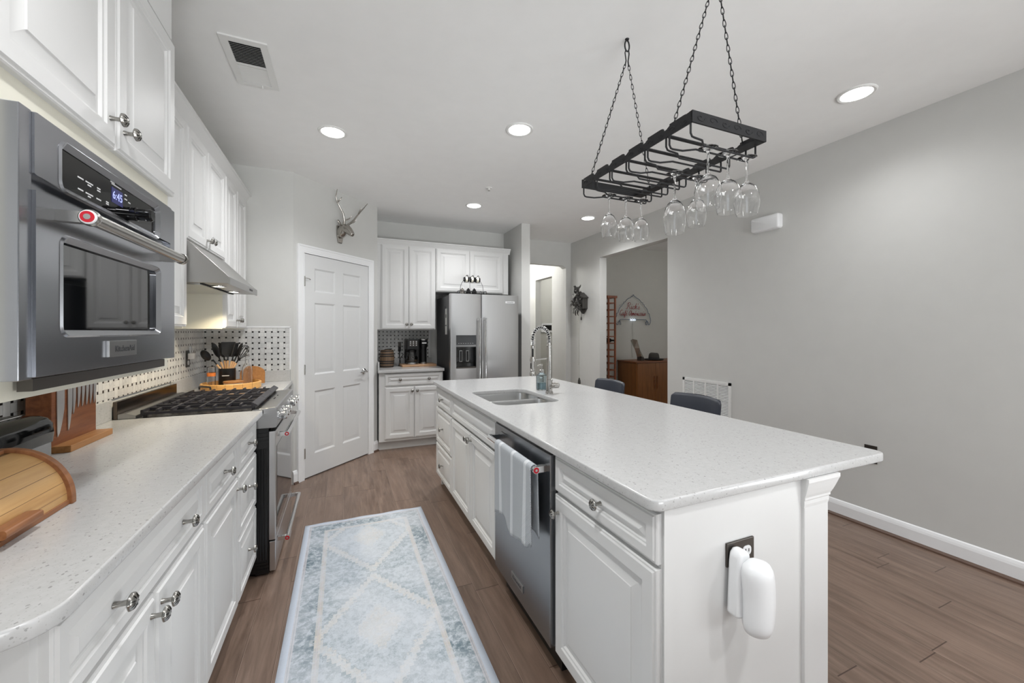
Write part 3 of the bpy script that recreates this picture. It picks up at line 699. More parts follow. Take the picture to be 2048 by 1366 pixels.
# burners
for (bx, by, br) in ((-.80, .16, .04), (-.56, .16, .05), (-.68, .379, .055), (-.80, .60, .04), (-.56, .60, .045)):
    MB().lathe([(0, 0), (br, 0), (br, .008), (br*.75, .010), (br*.75, .018), (br*.6, .021), (0, .021)], 24, (bx, by, .914)).build('burner', IRON, rg)
def grate(y0, y1):
    mb = MB(); xa, xb = -.925, -.452; zt = .953
    def bar(p, q, w=.0055, h=.013):
        p = Vector(p); q = Vector(q); d = (q-p).normalized(); s = Vector((-d.y, d.x, 0))*w
        v = []
        for pt in (p, q):
            v += [pt-s*1.15+Vector((0, 0, -h)), pt+s*1.15+Vector((0, 0, -h)), pt+s*.75, pt-s*.75]
        mb.add(v, [(0, 1, 2, 3), (7, 6, 5, 4), (0, 4, 5, 1), (1, 5, 6, 2), (2, 6, 7, 3), (3, 7, 4, 0)])
    for yy in (y0+.006, y1-.006):
        bar((xa, yy, zt-.012), (xb, yy, zt-.012))
    n = 8
    for k in range(n+1):
        xx = xa+(xb-xa)*k/n
        if k % 2 == 0: bar((xx, y0+.004, zt), (xx, y1-.004, zt))
        else: bar((xx, y0+.004, zt), (xx, y0+.055, zt)); bar((xx, y1-.055, zt), (xx, y1-.004, zt))
        for yy in (y0+.006, y1-.006): mb.box(xx-.005, xx+.005, yy-.005, yy+.005, zt-.026, zt-.001)
    for yy in (y0+(y1-y0)*.33, y0+(y1-y0)*.67): bar((xa, yy, zt-.002), (xb, yy, zt-.002))
    # wide sloped front rail
    mb.prism([(xb-.008, zt+.004), (xb-.004, zt+.006), (xb+.022, zt-.010), (xb+.022, zt-.018), (xb-.008, zt-.016)], 'y', y0, y1)
    for xx in (xa+.01, xb): 
        for yy in (y0+.02, y1-.02): mb.box(xx-.008, xx+.008, yy-.008, yy+.008, .914, zt-.012)
    return mb
for (a, b) in ((.004, .252), (.255, .503), (.506, .754)): grate(a, b).build('grate', IRON, rg, smooth=0)
# ------------------------------------------------------------------ back wall: base cabinet, counter, wall cabinets
bc = cabinet('base_cabinet', 'white base cabinet on the back wall with one two-knob drawer over two doors', 'cabinet', (.37, 4.676, 0), 0, .722, .62, 0, .884,
   [('drawer', .062, .714, .73, .868, [(.225, .80), (.551, .80)]), ('door', .062, .385, .13, .716, [(.358, .668)]), ('door', .389, .714, .13, .716, [(.416, .668)])])
ct3 = tag(slab('countertop', [(.358, 4.74), (.358, 4.63), (1.10, 4.635), (1.10, 5.308), (.358, 5.308)], [], .880, .914, .004, QUARTZ), 'speckled white quartz countertop under the coffee maker on the back wall', 'countertop')
struct(MB().box(.36, 1.085, 5.29, 5.308, .914, 1.0).box(.36, .376, 4.70, 5.29, .914, 1.0).build('trim_10', QUARTZ, smooth=0, bevel=.002))
cabinet('wall_cabinet', 'tall white wall cabinet above the coffee maker, two raised doors', 'cabinet', (.362, 4.971, 0), 0, .704, .336, 1.368, 2.40,
   [('door', .058, .373, 1.373, 2.388, [(.347, 1.432)]), ('door', .377, .699, 1.373, 2.388, [(.403, 1.432)])], toe=False)
cabinet('wall_cabinet', 'short wide white wall cabinet above the refrigerator', 'cabinet', (1.068, 4.971, 0), 0, .985, .336, 1.842, 2.40,
   [('door', .006, .441, 1.848, 2.388), ('door', .445, .905, 1.848, 2.388)], toe=False)
struct(MB().prism([(4.971-a, z-.052) for a, z in CRP], 'x', .362, 2.07).box(.362, 2.053, 4.972, 5.307, 2.40, 2.41).build('trim_7', CAB, smooth=0))
# ------------------------------------------------------------------ refrigerator
fr = thing('refrigerator', 'stainless side by side refrigerator with water and ice dispenser', 'refrigerator', (1.14, 4.5, 0))
MB().box(0.004, .850, .075, .74, .02, 1.772).box(.02, .83, .02, .08, .02, .10).build('fridge_body', FRSIDE, fr, smooth=0, bevel=.004)
def fdoor(x0, x1, hole=None):
    mb = MB(); z0, z1 = .10, 1.785; n = 14
    def yf(x): return -.010*(1-((x-(x0+x1)/2)/((x1-x0)/2))**2)**.5 if abs(x-(x0+x1)/2) < (x1-x0)/2 else 0
    xs = [x0+(x1-x0)*(.5-.5*math.cos(PI*k/n)) for k in range(n+1)]
    if hole: xs = sorted([x for x in xs if min(abs(x-hole[0]), abs(x-hole[1])) > .008]+[hole[0], hole[1]])
    def part(xx, za, zb):
        mb.prism([(x, yf(x)) for x in xx]+[(xx[-1], .065), (xx[0], .065)], 'z', za, zb)
    if hole is None: part(xs, z0, z1)
    else:
        a, b, c, d = hole
        part([x for x in xs if x <= a], z0, z1); part([x for x in xs if x >= b], z0, z1)
        mid = [x for x in xs if a <= x <= b]; part(mid, z0, c); part(mid, d, z1)
        mb.box(a, b, .05, .065, c, d)
    return mb
fl = fdoor(0, .371, (.065, .307, .915, 1.302)).build('freezer_door', STEEL_Z, fr, smooth=20)
frd = fdoor(.379, .854).build('fridge_door', STEEL_Z, fr, smooth=20)
B(.371, .379, .03, .07, .10, 1.78).build('door_gap', BLACK, fr, smooth=0)
ds = MB().box(.066, .306, -.006, .045, 1.188, 1.301).build('dispenser_display', M('display_glass', (70, 72, 74), .12), fl, smooth=0, bevel=.002)
db = MB()
for k in range(7): db.box(.09+k*.028, .105+k*.028, -.0068, -.006, 1.204, 1.208)
db.build('display_lettering', INKW, ds, smooth=0)
dc = MB().box(.066, .306, .035, .049, .916, 1.166).box(.066, .074, -.004, .04, .916, 1.166).box(.298, .306, -.004, .04, .916, 1.166).box(.066, .306, -.004, .04, 1.155, 1.166)
dc.build('dispenser_cavity', BLACKGLOSS, fl, smooth=0)
B(.066, .306, -.006, .04, 1.166, 1.188).build('dispenser_bar', STEEL_X, fl, smooth=0)
for x in (.11, .19):
    MB().box(x, x+.038, .022, .034, .99, 1.125).build('dispenser_paddle', STEEL_X, fl, smooth=0, bevel=.003); B(x+.008, x+.030, .019, .0225, 1.0, 1.115).build('paddle_pad', BLACK, fl, smooth=0)
B(.066, .306, -.006, .04, .916, .932).build('drip_tray', STEELD, fl, smooth=0)
def fhandle(x, par):
    hb_ = MB().tube([(x, -.062, .30), (x, -.062, 1.50)], .0125, 16)
    for z in (.32, 1.48): hb_.tube([(x, -.062, z), (x, .0, z)], .010, 12)
    hb_.lathe([(.015, 0), (.015, .016), (.0, .018)], 16, (x, -.062, 1.488)).lathe([(.015, 0), (.015, .014), (.0, .0)], 16, (x, -.062, .30))
    hb_.build('handle', CHROME, par)
fhandle(.338, fl); fhandle(.412, frd)
bd = B(.680, .800, -.0115, -.004, 1.688, 1.712).build('badge', WHITEPL, frd, smooth=0, bevel=.0008)
text('badge_lettering', 'KitchenAid', .019, INKD, bd, face_mtx((.740, -.0118, 1.70), (1, 0, 0), (0, 0, 1)), .0002)
mg = thing('magnetic_notepad', 'narrow white magnetic notepad on the side of the refrigerator', 'notepad', (1.144, 4.74, 1.31))
mg_p = B(-.004, 0, -.06, .02, .0, .31).build('notepad', PAPER, mg, smooth=0)
MB().lathe([(0, 0), (.025, 0), (.025, .0012), (0, .0012)], 16, (-.0041, -.02, .22), 'x').box(-.005, -.004, -.05, .01, .10, .115).xf(Matrix.Identity(4)).build('printed_mark', FRSIDE, mg_p, smooth=0)
sheet = B(-.003, 0, .03, .09, .23, .34).build('photo_magnet', FRSIDE, mg, smooth=0)
# mug rack on the refrigerator
mr = thing('mug_rack', 'black scrolled wire mug rack standing on top of the refrigerator', 'rack', (1.446, 4.66, 1.785))
wf = MB()
arc = [(-.145*math.cos(a), 0, .07+.155*math.sin(a)) for a in [PI*k/18 for k in range(19)]]
wf.tube([(-.145, 0, .004)]+arc+[(.145, 0, .004)], .0028, 6)
for yy in (-.05, .05):
    wf.tube([(-.17, yy, .004), (.17, yy, .004)], .003, 6); wf.tube([(-.17, yy, .048), (.17, yy, .048)], .003, 6)
    for x in (-.17, .17): wf.tube([(x, yy, .004), (x, yy, .05)], .003, 6)
for x in (-.17, .17):
    for z in (.004, .048): wf.tube([(x, -.05, z), (x, .05, z)], .003, 6)
wf.tube([(-.105, 0, .155), (.105, 0, .155)], .003, 6)
wf.build('wire_frame', WROUGHT, mr)
for cx, s in ((-.10, 1), (-.02, 1), (.02, -1), (.10, -1)):
    MB().tube([(cx+s*(.020-.0028*k/2)*math.cos(k*.55), -.052, .026+(.020-.0014*k)*math.sin(k*.55)) for k in range(13)], .0028, 6).build('scroll', WROUGHT, mr)
def mug(x, y, z, label, lying=True):
    t = thing('mug', label, 'mug', (x, y, z), 0, 'mugs on the wire rack')
    b = MB().lathe([(0, -.03), (.024, -.032), (.031, -.02), (.033, 0), (.031, .018), (.029, .032), (.027, .032), (.029, .012), (.028, -.015), (0, -.024)], 20, (0, 0, 0), 'x' if lying else 'z', 0)
    b.build('mug_body', BLACKGLOSS, t)
    MB().lathe([(.0318, -.012), (.0338, 0), (.0322, .014)], 20, (0, 0, 0), 'x' if lying else 'z').build('white_band', CREAMCER, t)
    pts = [(.0, 0, .030), (.002, 0, .046), (.012, 0, .052), (.022, 0, .044), (.022, 0, .028)] if lying else [(.03, 0, .015), (.046, 0, .012), (.050, 0, 0), (.044, 0, -.012), (.03, 0, -.015)]
    MB().tube(pts, .0045, 8).build('handle', BLACKGLOSS, t)
for x, l in ((-.072, 'leftmost of the three black and white mugs lying on the rack above the refrigerator'), (0, 'middle one of the three black and white mugs lying on the rack above the refrigerator'), (.068, 'rightmost of the three black and white mugs lying on the rack above the refrigerator')):
    mug(1.446+x, 4.66, 1.785+.191, l)
for x, l in ((-.12, 'silver creamer at the left end of the mug rack tray'), (-.045, 'dark lidded jar left of centre on the mug rack tray'), (.03, 'dark lidded jar right of centre on the mug rack tray')):
    t = thing('tray_jar', l, 'jar', (1.446+x, 4.66, 1.785), 0, 'jars in the mug rack tray')
    MB().lathe([(0, 0), (.022, 0), (.03, .02), (.03, .045), (.022, .06), (.02, .066), (0, .066)], 16).build('jar_body', SILVER if x < -.1 else BLACKGLOSS, t)
    MB().lathe([(.021, .066), (.021, .071), (.008, .078), (.008, .086), (0, .088)], 16).build('lid', SILVER if x < -.1 else BLACKGLOSS, t)
# ------------------------------------------------------------------ coffee corner
bb = thing('wooden_barrel', 'small wooden barrel with dark hoops on the back counter', 'barrel', (.49, 5.02, .914))
bprof = [(0, 0), (.074, 0), (.080, .05), (.086, .105), (.080, .16), (.074, .208), (.068, .208), (.068, .203), (0, .203)]
MB().lathe(bprof, 32).build('staves', BARREL, bb)
for z, r in ((.012, .0765), (.05, .0815), (.075, .0845), (.135, .0845), (.16, .0815), (.196, .0765)):
    MB().lathe([(r-.002, z-.006), (r+.0015, z-.006), (r+.0015, z+.006), (r-.002, z+.006)], 32).build('hoop', RUBBER, bb)
MB().tube([(-.03, 0, .204), (-.02, -.01, .214), (.01, -.012, .218), (.05, 0, .212)], .006, 6).tube([(-.04, .01, .206), (0, .015, .216), (.06, .01, .221)], .005, 6).build('twig_topper', RUBBER, bb)
cb = tag(MB().prism(rrect(.655, 1.075, 4.93, 5.20, .015, 4), 'z', .914+.0, .940).box(.75, .86, 4.924, 4.932, .918, .932).build('serving_board', LIGHTWOOD, smooth=20, bevel=.003), 'light wooden board under the coffee maker', 'board')
cm = thing('coffee_maker', 'black two-sided coffee maker with glass carafe and chrome base rings', 'coffee maker', (.80, 5.06, .940))
MB().prism(rrect(-.085, .10, .02, .13, .02, 4), 'z', .0, .305).build('tank_column', BLACK, cm, smooth=30)
MB().prism(rrect(-.088, .075, -.09, .11, .02, 4), 'z', .185, .31).build('brew_head', BLACK, cm, smooth=30, bevel=.003)
cp = MB().prism(rrect(-.055, .045, .222, .292, .008, 4), 'y', -.093, -.089).build('control_panel', STEELD, cm, smooth=0)
bt = MB()
for x in (-.04, -.005, .03): 
    for z in (.237, .262, .282): bt.lathe([(0, 0), (.006, 0), (.006, .002), (0, .002)], 12, (x, -.0925, z), '-y')
bt.build('buttons', INKW, cp)
MB().lathe([(0, 0), (.078, 0), (.080, .01), (.076, .022), (.06, .025), (0, .025)], 32, (-.008, -.02, 0)).build('warming_base', STEEL_X, cm)
cf = MB().lathe([(0, .026), (.055, .026), (.066, .05), (.068, .085), (.058, .125), (.05, .15), (.048, .15), (.056, .124), (.066, .085), (.064, .05), (.053, .028), (0, .028)], 28, (-.008, -.02, 0)).build('carafe', GLASS, cm)
MB().lathe([(0, .029), (.053, .029), (.063, .05), (.065, .085), (.060, .10), (0, .10)], 28, (-.008, -.02, 0)).build('coffee', M('dark_coffee', (14, 9, 6), .1), cf)
MB().lathe([(.052, .15), (.055, .16), (.055, .175), (0, .18)], 24, (-.008, -.02, 0)).tube([(-.06, -.03, .16), (-.10, -.045, .15), (-.105, -.045, .09), (-.075, -.035, .05)], .008, 8).build('carafe_lid_and_handle', BLACK, cf)
MB().lathe([(0, 0), (.045, 0), (.045, .02), (.04, .024), (0, .024)], 28, (.132, -.01, 0)).build('pod_side_base', STEEL_X, cm)
MB().lathe([(0, .024), (.04, .024), (.04, .20), (.052, .22), (.052, .29), (.05, .31), (0, .312)], 28, (.132, -.01, 0)).build('pod_side_column', BLACK, cm)
MB().lathe([(.0525, .296), (.0535, .30), (.0535, .306), (.0525, .308)], 28, (.132, -.01, 0)).build('chrome_band', CHROME, cm)
B(.105, .16, -.0635, -.06, .255, .268).build('badge_strip', INKW, cm, smooth=0)
MB().tube([(-.10, .1, .12), (-.15, .05, .06), (-.16, .03, .0), (-.165, .06, -.024), (-.12, .16, -.022)], .004, 6).tube([(-.13, .235, .20), (-.13, .20, .17), (-.135, .21, .10), (-.12, .21, .0), (-.13, .20, -.02)], .0045, 6).box(-.145, -.118, .218, .242, .15, .21).build('power_cord', CORD, cm)
tag(B(.655, .690, 5.2945, 5.3005, 1.095, 1.21).build('outlet_plate', STEELD, smooth=0, bevel=.0015), 'dark outlet plate on the tile behind the coffee maker', 'outlet')
# ------------------------------------------------------------------ island
IF = .768
def IB(yfar, ynear, label, fronts, z1=.884, d=.60): return cabinet('island_cabinet', label, 'cabinet', (IF, yfar, 0), -PI/2, yfar-ynear, d, 0, z1, fronts, group='white island cabinets')
IB(1.352, .822, 'white island cabinet nearest the camera, one drawer over a single door',
   [('drawer', .006, .545, .735, .868, [(.305, .803)]), ('door', .006, .545, .115, .722, [(.040, .662)])])
IB(2.930, 1.982, 'white island sink cabinet, false drawer front over two doors',
   [('drawer', .006, .942, .705, .868), ('door', .006, .480, .115, .692, [(.452, .655)]), ('door', .484, .942, .115, .692, [(.512, .655)])], .67)
IB(3.462, 2.930, 'white three drawer island cabinet farthest from the camera',
   [('drawer', .006, .526, .708, .868, [(.266, .79)]), ('drawer', .006, .526, .398, .695, [(.266, .55)]), ('drawer', .006, .526, .115, .386, [(.266, .255)])])
tag(MB().box(IF, 1.335, .802, .820, .0, .884).box(IF, IF+.028, .797, .803, 0, .884).build('island_end_panel', CAB, smooth=0), 'plain white end panel of the island facing the camera, with an outlet', 'panel')
tag(B(1.372, 1.40, .926, 3.46, 0, .884).build('island_back_panel', CAB, smooth=0), 'white back panel of the island on the stool side', 'panel')
tag(B(IF+.03, 1.40, 3.464, 3.48, 0, .884).build('island_end_panel', CAB, smooth=0), 'white far end panel of the island facing the refrigerator', 'panel')
isl = thing('island_post', 'square white corner post with moulded capital under the island overhang', 'post', (0, 0, 0))
MB().box(1.335, 1.455, .792, .92, 0, .80).box(1.330, 1.460, .787, .925, 0, .10).build('corner_post', CAB, isl, smooth=0, bevel=.002)
cap = MB(); cpro = [(0, .80), (.003, .80), (.003, .812), (.008, .815), (.008, .822), (.016, .832), (.026, .848), (.036, .866), (.040, .872), (.040, .884), (0, .884)]
L = []
for o_, z in [(0, .79)]+cpro[1:-1]: L.append([(1.332, .792-o_*.35, z), (1.455+o_, .792-o_*.35, z), (1.455+o_, .92+o_, z), (1.332, .92+o_, z)])
cap.loops(L).build('post_capital', CAB, isl, smooth=0)
hole = rrect(.835, 1.255, 2.155, 2.745, .07, 6)
ict = tag(slab('island_countertop', rrect(.722, 1.788, .784, 3.472, .035, 6), [hole], .884, .914, .005, QUARTZ), 'long speckled white quartz island countertop with a sink cutout', 'countertop')
# sink: two undermount bowls
sk = thing('kitchen_sink', 'stainless undermount double bowl sink set in the island', 'sink', (0, 0, 0))
def bowl(x0, x1, y0, y1):
    mb = MB(); zt = .8835; dp = .2
    def R(i, r, z): return [(p[0], p[1], z) for p in rrect(x0+i, x1-i, y0+i, y1-i, r, 6)]
    mb.loops([R(-.012, .07, zt), R(0, .06, zt), R(.002, .06, zt-.01), R(.006, .06, zt-dp+.05), R(.016, .055, zt-dp+.02), R(.05, .04, zt-dp), R(.12, .02, zt-dp-.004)], cap0=False)
    return mb
for (a, b_) in ((2.465, 2.75), (2.145, 2.44)):
    q = bowl(.828, 1.262, a, b_).build('bowl', STEEL_S, sk, smooth=40)
    md = q.modifiers.new('s', 'SOLIDIFY'); md.thickness = .002; md.offset = -1
    MB().lathe([(0, .002), (.02, .002), (.04, .004), (.044, .003), (.044, 0)], 20, (1.045, (a+b_)/2, .680)).build('drain', CHROME, sk)
B(.83, 1.26, 2.439, 2.466, .862, .8832).build('divider', STEEL_S, sk, smooth=0, bevel=.004)
# dishwasher
dw = thing('dishwasher', 'dark stainless dishwasher with a towel bar handle under the island counter', 'dishwasher', (.738, 1.974, 0), -PI/2)
B(.004, .616, .03, .60, .10, .875).build('dishwasher_body', BLACK, dw, smooth=0)
B(.02, .60, .06, .58, .0, .10).build('toe_kick', BLACK, dw, smooth=0)
dd = B(.006, .614, 0, .03, .118, .866).build('door', STEEL_DW, dw, smooth=0, bevel=.003)
B(.01, .61, .006, .03, .866, .878).build('control_strip', BLACKGLOSS, dw, smooth=0)
hb_ = MB().tube([(.055, -.048, .806), (.585, -.048, .806)], .0125, 18)
for x in (.05, .565): hb_.prism(rrect(-.055, .0, .794, .818, .005, 3), 'x', x, x+.022)
hb_.build('handle', CHROME, dd)
MB().lathe([(0, .002), (.0145, .002), (.0145, -.004)], 20, (.588, -.048, .806), 'x', 0).lathe([(.005, .0032), (.0115, .0032), (.0115, 0)], 20, (.588, -.048, .806), 'x', 1).lathe([(0, .0036), (.005, .0036), (.005, 0)], 12, (.588, -.048, .806), 'x', 2).build('handle_medallion', [CHROME, RED, CHROME], dd)
bd = B(.235, .365, -.004, 0, .180, .212).build('badge', STEEL_X, dd, smooth=0, bevel=.0008)
text('badge_lettering', 'KitchenAid', .021, INKD, bd, face_mtx((.30, -.0043, .196), (1, 0, 0), (0, 0, 1)), .0002)
B(.10, .18, -.001, 0, .838, .842).build('status_slot', BLACK, dd, smooth=0)
# towel over the dishwasher handle (bar at x = .69, z = .806)
tw = MB(); ny = 44; rows = []
path = []
for k in range(17): path.append((0, k/16))     # front, bottom to top
na = 7
prof_t = [('f', k/22) for k in range(22)]+[('a', k/na) for k in range(na+1)]+[('b', k/18) for k in range(1, 19)]
for i in range(ny+1):
    y = 1.405+(1.80-1.405)*i/ny; s = i/ny; row = []
    zb = .478+.018*math.sin(s*9+.5)+(.015 if s < .06 else 0)-.010*math.exp(-((s-.1)/.06)**2); zbb = .525+.01*math.sin(s*11)
    for kind, t in prof_t:
        if kind == 'f':
            z = zb+(.806-zb)*t; x = .676+.004*math.sin(s*17+1.5)*(1-t)-.006*(1-t)*math.sin(s*6)
        elif kind == 'a':
            a = PI*(1-t); x = .690+.0145*math.cos(a); z = .806+.0145*math.sin(a)
        else:
            z = .806+(zbb-.806)*t; x = .7045+.006*t+.004*math.sin(s*15)*t
        row.append((x, y, z))
    rows.append(row)
n = len(rows[0]); tw.add([v for r in rows for v in r], [(i*n+k, i*n+k+1, (i+1)*n+k+1, (i+1)*n+k) for i in range(ny) for k in range(n-1)])
t_o = tag(tw.build('dish_towel', TOWEL, smooth=80), 'light grey waffle dish towel with white stripes hung over the dishwasher handle', 'towel')
md = t_o.modifiers.new('s', 'SOLIDIFY'); md.thickness = .0032; md.offset = 1
# faucet
fc = thing('kitchen_faucet', 'tall spring neck pull-down kitchen faucet in brushed nickel', 'faucet', (1.318, 2.445, .914))
MB().lathe([(0, 0), (.027, 0), (.027, .012), (.022, .016), (.022, .09), (.024, .092), (.024, .098), (.0175, .10), (.0175, .30), (.019, .302), (.019, .335), (.0155, .338), (.0155, .355), (0, .356)], 28).build('column', NICKEL, fc)
hv = MB().tube([(.015, 0, .055), (.062, -.006, .055)], .020, 20).ell((.064, -.006, .055), (.010, .021, .021), 16, 10)
hv.tube([(.03, -.02, .055), (-.005, -.055, .05), (-.03, -.075, .047)], [.0055, .005, .0045], 10)
hv.build('lever_handle', NICKEL, fc)
def hose(t):   # from column top over the arch to the spray head
    if t < .12: return Vector((0, 0, .35+t/.12*.025))
    if t > .82: 
        q = (t-.82)/.18; return Vector((-.127, 0, .375-q*.035))
    a = PI*(t-.12)/.70; return Vector((-.0635+.0635*math.cos(a), 0, .375+.083*math.sin(a)))
MB().tube([hose(k/40) for k in range(41)]+[Vector((-.127, 0, .25))], .0068, 10).build('hose', RUBBER, fc)
sp = []
nc = 22
for k in range(nc*12+1):
    t = k/(nc*12); c = hose(t); d = (hose(min(1, t+.004))-hose(max(0, t-.004))).normalized(); u = Vector((0, 1, 0)); w = d.cross(u); a = 2*PI*nc*t
    sp.append(c+(u*math.cos(a)+w*math.sin(a))*.0135)
MB().tube(sp, .0027, 6).build('spring', CHROME, fc)
sh = MB().lathe([(0, 0), (.0165, 0), (.0165, .03), (.0135, .034), (.0135, .07), (.0155, .075), (.0155, .12), (0, .122)], 22, (-.127, 0, .138)).lathe([(.012, 0), (.022, .004), (.022, .022), (.016, .032)], 22, (-.127, 0, .126)).lathe([(.0085, 0), (.0125, 0), (.0125, .02), (.0085, .02)], 16, (-.127, 0, .315))
sh.build('spray_head', NICKEL, fc)
B(-.1435, -.138, -.005, .005, .18, .215).build('spray_button', BLACK, fc, smooth=0, bevel=.001)
MB().tube([(-.01, 0, .245), (-.112, 0, .238)], .0042, 10).lathe([(.0165, 0), (.020, 0), (.020, .018), (.0165, .018)], 20, (-.127, 0, .228)).build('docking_arm', NICKEL, fc)
# soap dispenser
so = thing('soap_dispenser', 'blue ribbed glass soap dispenser behind the sink', 'soap dispenser', (1.352, 2.625, .914))
MB().lathe([(0, 0), (.039, 0), (.041, .004), (.041, .095), (.036, .112), (.02, .122), (.0165, .13), (.0135, .13), (.017, .119), (.033, .108), (.037, .095), (.037, .008), (0, .006)], 48, lob=lambda a: 1+.012*math.cos(24*a)).build('bottle', GLASS_BLUE, so)
MB().lathe([(0, .008), (.0355, .008), (.0355, .055), (0, .055)], 32).build('liquid_soap', M('blue_soap', (186, 208, 214), .1, 0, **{'Transmission Weight': .6}), so)
MB().lathe([(0, .128), (.019, .128), (.019, .146), (.012, .150), (.006, .152), (.005, .175), (.009, .178), (.009, .190), (0, .192)], 20).tube([(0, 0, .184), (-.03, -.006, .184), (-.038, -.008, .178)], .0045, 8).build('pump', NICKEL, so)
# outlet and plug-in on the island end
ot = thing('outlet_plate', 'dark metal outlet plate on the white island end panel', 'outlet', (1.052, .802, .712))
B(-.056, .056, -.006, 0, -.034, .034).build('cover_plate', STEELD, ot, smooth=0, bevel=.002)
for x in (-.022, .024):
    MB().prism(rrect(x-.017, x+.017, -.014, .014, .012, 5), 'y', -.008, -.005).build('socket', WHITEPL, ot, smooth=20); MB().box(x-.008, x-.005, -.0085, -.0078, -.004, .006).box(x+.005, x+.008, -.0085, -.0078, -.004, .005).build('slot', BLACK, ot, smooth=0)
af = thing('plug_in_air_freshener', 'white plug-in air freshener hanging from the island end outlet', 'air freshener', (1.030, .794, .630))
MB().prism([(-.042, -.07), (-.034, .075), (-.030, .098), (-.018, .108), (.0, .108), (.012, .095), (.012, -.085)], 'y', -.036, 0).build('plug_housing', WHITEPL, af, smooth=40, bevel=.008, seg=3)
bl = []; nl = 28
for j in range(15):
    z = -.118+.212*j/14; t = j/14; wx = .050*min(1, (1-(2*t-1)**6))**.5*(.86+.2*t-.08*t*t); wy = .036*max(.05, 1-(2*t-1)**8)**.5
    cx = .010+.010*math.sin(PI*t)-.004*t
    bl.append([(cx+max(.004, wx)*math.cos(2*PI*k/nl), -.054+max(.004, wy)*math.sin(2*PI*k/nl), z) for k in range(nl)])
MB().loops(bl).build('shell', WHITEPL, af, smooth=60)
MB().lathe([(0, 0), (.010, 0), (.011, .003), (.004, .004), (0, .002)], 16, (.040, -.075, .035), '-y').ell((.040, -.0795, .035), (.0025, .001, .0025), 8, 6, 0).build('dial', WHITEPL, af)
# ------------------------------------------------------------------ things on the left counter
br = thing('bread_box', 'light wooden roll-top bread box on the left counter nearest the camera', 'bread box', (0, 0, .914))
y0, y1 = .96, 1.362
def arcp(x0, x1, h, n=14):    # roll-top profile in (x, z): from front bottom up and over to the flat top
    out = []
    for k in range(n+1):
        a = .5*PI*k/n; out.append((x1+(x0-x1)*math.cos(a), .012+(h-.012)*math.sin(a)))
    return out
fr_ = arcp(-.622, -.745, .150)
for (ya, yb) in ((y1-.016, y1), (y0, y0+.016)):
    MB().prism(fr_+[(-.90, .150), (-.90, .0), (-.622, .0)], 'y', ya, yb).build('end_panel', BREADW, br, smooth=30, bevel=.002)
inner = arcp(-.632, -.745, .141)
mb = MB().prism(inner+[(-.748, .141), (-.748, .133)]+[(p[0]-.008*(.4 if i > 10 else 1), max(.012, p[1]-.007)) for i, p in reversed(list(enumerate(inner)))], 'y', y0+.016, y1-.016)
rd = mb.build('roll_door', BAMBOO, br, smooth=30)
B(-.90, -.742, y0+.016, y1-.016, .138, .149).build('top_board', BREADW, br, smooth=0, bevel=.002)
B(-.90, -.628, y0, y1, 0, .012).build('base_board', BREADW, br, smooth=0, bevel=.002)
MB().prism(rrect(-.635, -.604, .024, .042, .006, 3), 'y', 1.10, 1.205).build('door_handle', BREADW, rd, smooth=20)
to = thing('toaster', 'black topped grey steel toaster behind the bread box', 'toaster', (-.895, 1.52, .914))
def tloops(z0, z1, hx, hy, r, top=True):
    L = []
    for i, z in ((.006, z0), (0, z0+.008)): L.append([(p[0], p[1], z) for p in rrect(-hx+i, hx-i, -hy+i, hy-i, r, 6)])
    return L
sp_ = MB().loops([[(p[0], p[1], z) for p in rrect(-.098, .098, -.118, .118, .02, 5)] for z in (.012, .105)]).build('steel_sides', STEEL_DW, to, smooth=30)
L = []
for i, z in ((-.004, .105), (-.006, .13), (-.004, .160), (.004, .176), (.016, .185), (.03, .188)): L.append([(p[0], p[1], z) for p in rrect(-.098+i, .098-i, -.118+i, .118-i, .026, 6)])
MB().loops(L).build('top_shell', BLACKGLOSS, to, smooth=40)
B(-.09, .09, -.11, .11, 0, .014).build('base', BLACK, to, smooth=0)
for x in (-.03, .03):
    MB().box(x-.014, x+.014, -.088, .088, .1865, .1895).build('slot_rim', CHROME, to, smooth=0, bevel=.001); B(x-.010, x+.010, -.084, .084, .188, .1900).build('slot', BLACK, to, smooth=0)
kx = MB().box(-.012, .012, -.142, -.116, .09, .105).build('lever', BLACK, to, smooth=0, bevel=.003)
kbk = thing('knife_block', 'upright magnetic wooden knife board with a lighter wooden foot', 'knife block', (0, 0, .914))
B(-1.012, -.945, 1.925, 2.20, .022, .285).build('magnetic_board', ACACIA, kbk, smooth=0, bevel=.002)
B(-1.015, -.893, 1.922, 2.203, 0, .024).build('foot', BASEWOOD, kbk, smooth=0, bevel=.002)
def knife(y, ztip, bl_, w, label, curve=.6):
    t = thing('kitchen_knife', label, 'knife', (-.9435, y, .914+ztip), 0, 'knives on the magnetic board')
    n = 10; P = [(-w/2, bl_)]
    for k in range(n+1):
        s = k/n; P.append((-w/2+w*.06*s, bl_*(1-s)*.98)) if k < n else None
    P.append((-w*.40, 0))
    for k in range(1, n+1):
        s = k/n; P.append((-w*.40+(w*.90)*min(1, s*1.15)**curve if s < .9 else w/2, bl_*s*.62 if s < .9 else bl_*.62))
    P.append((w/2, bl_))
    P2 = []
    for q in P:
        if not P2 or (abs(q[0]-P2[-1][0])+abs(q[1]-P2[-1][1])) > 1e-4: P2.append(q)
    MB().prism(P2, 'x', 0, .0022).build('blade', M('knife_blade_steel', (206, 206, 206), .38, .8), t, smooth=0)
    MB().prism(rrect(-w*.42, w*.42, bl_, bl_+.105, .006, 3), 'x', -.0015, .017).build('handle', BLACK, t, smooth=20, bevel=.003)
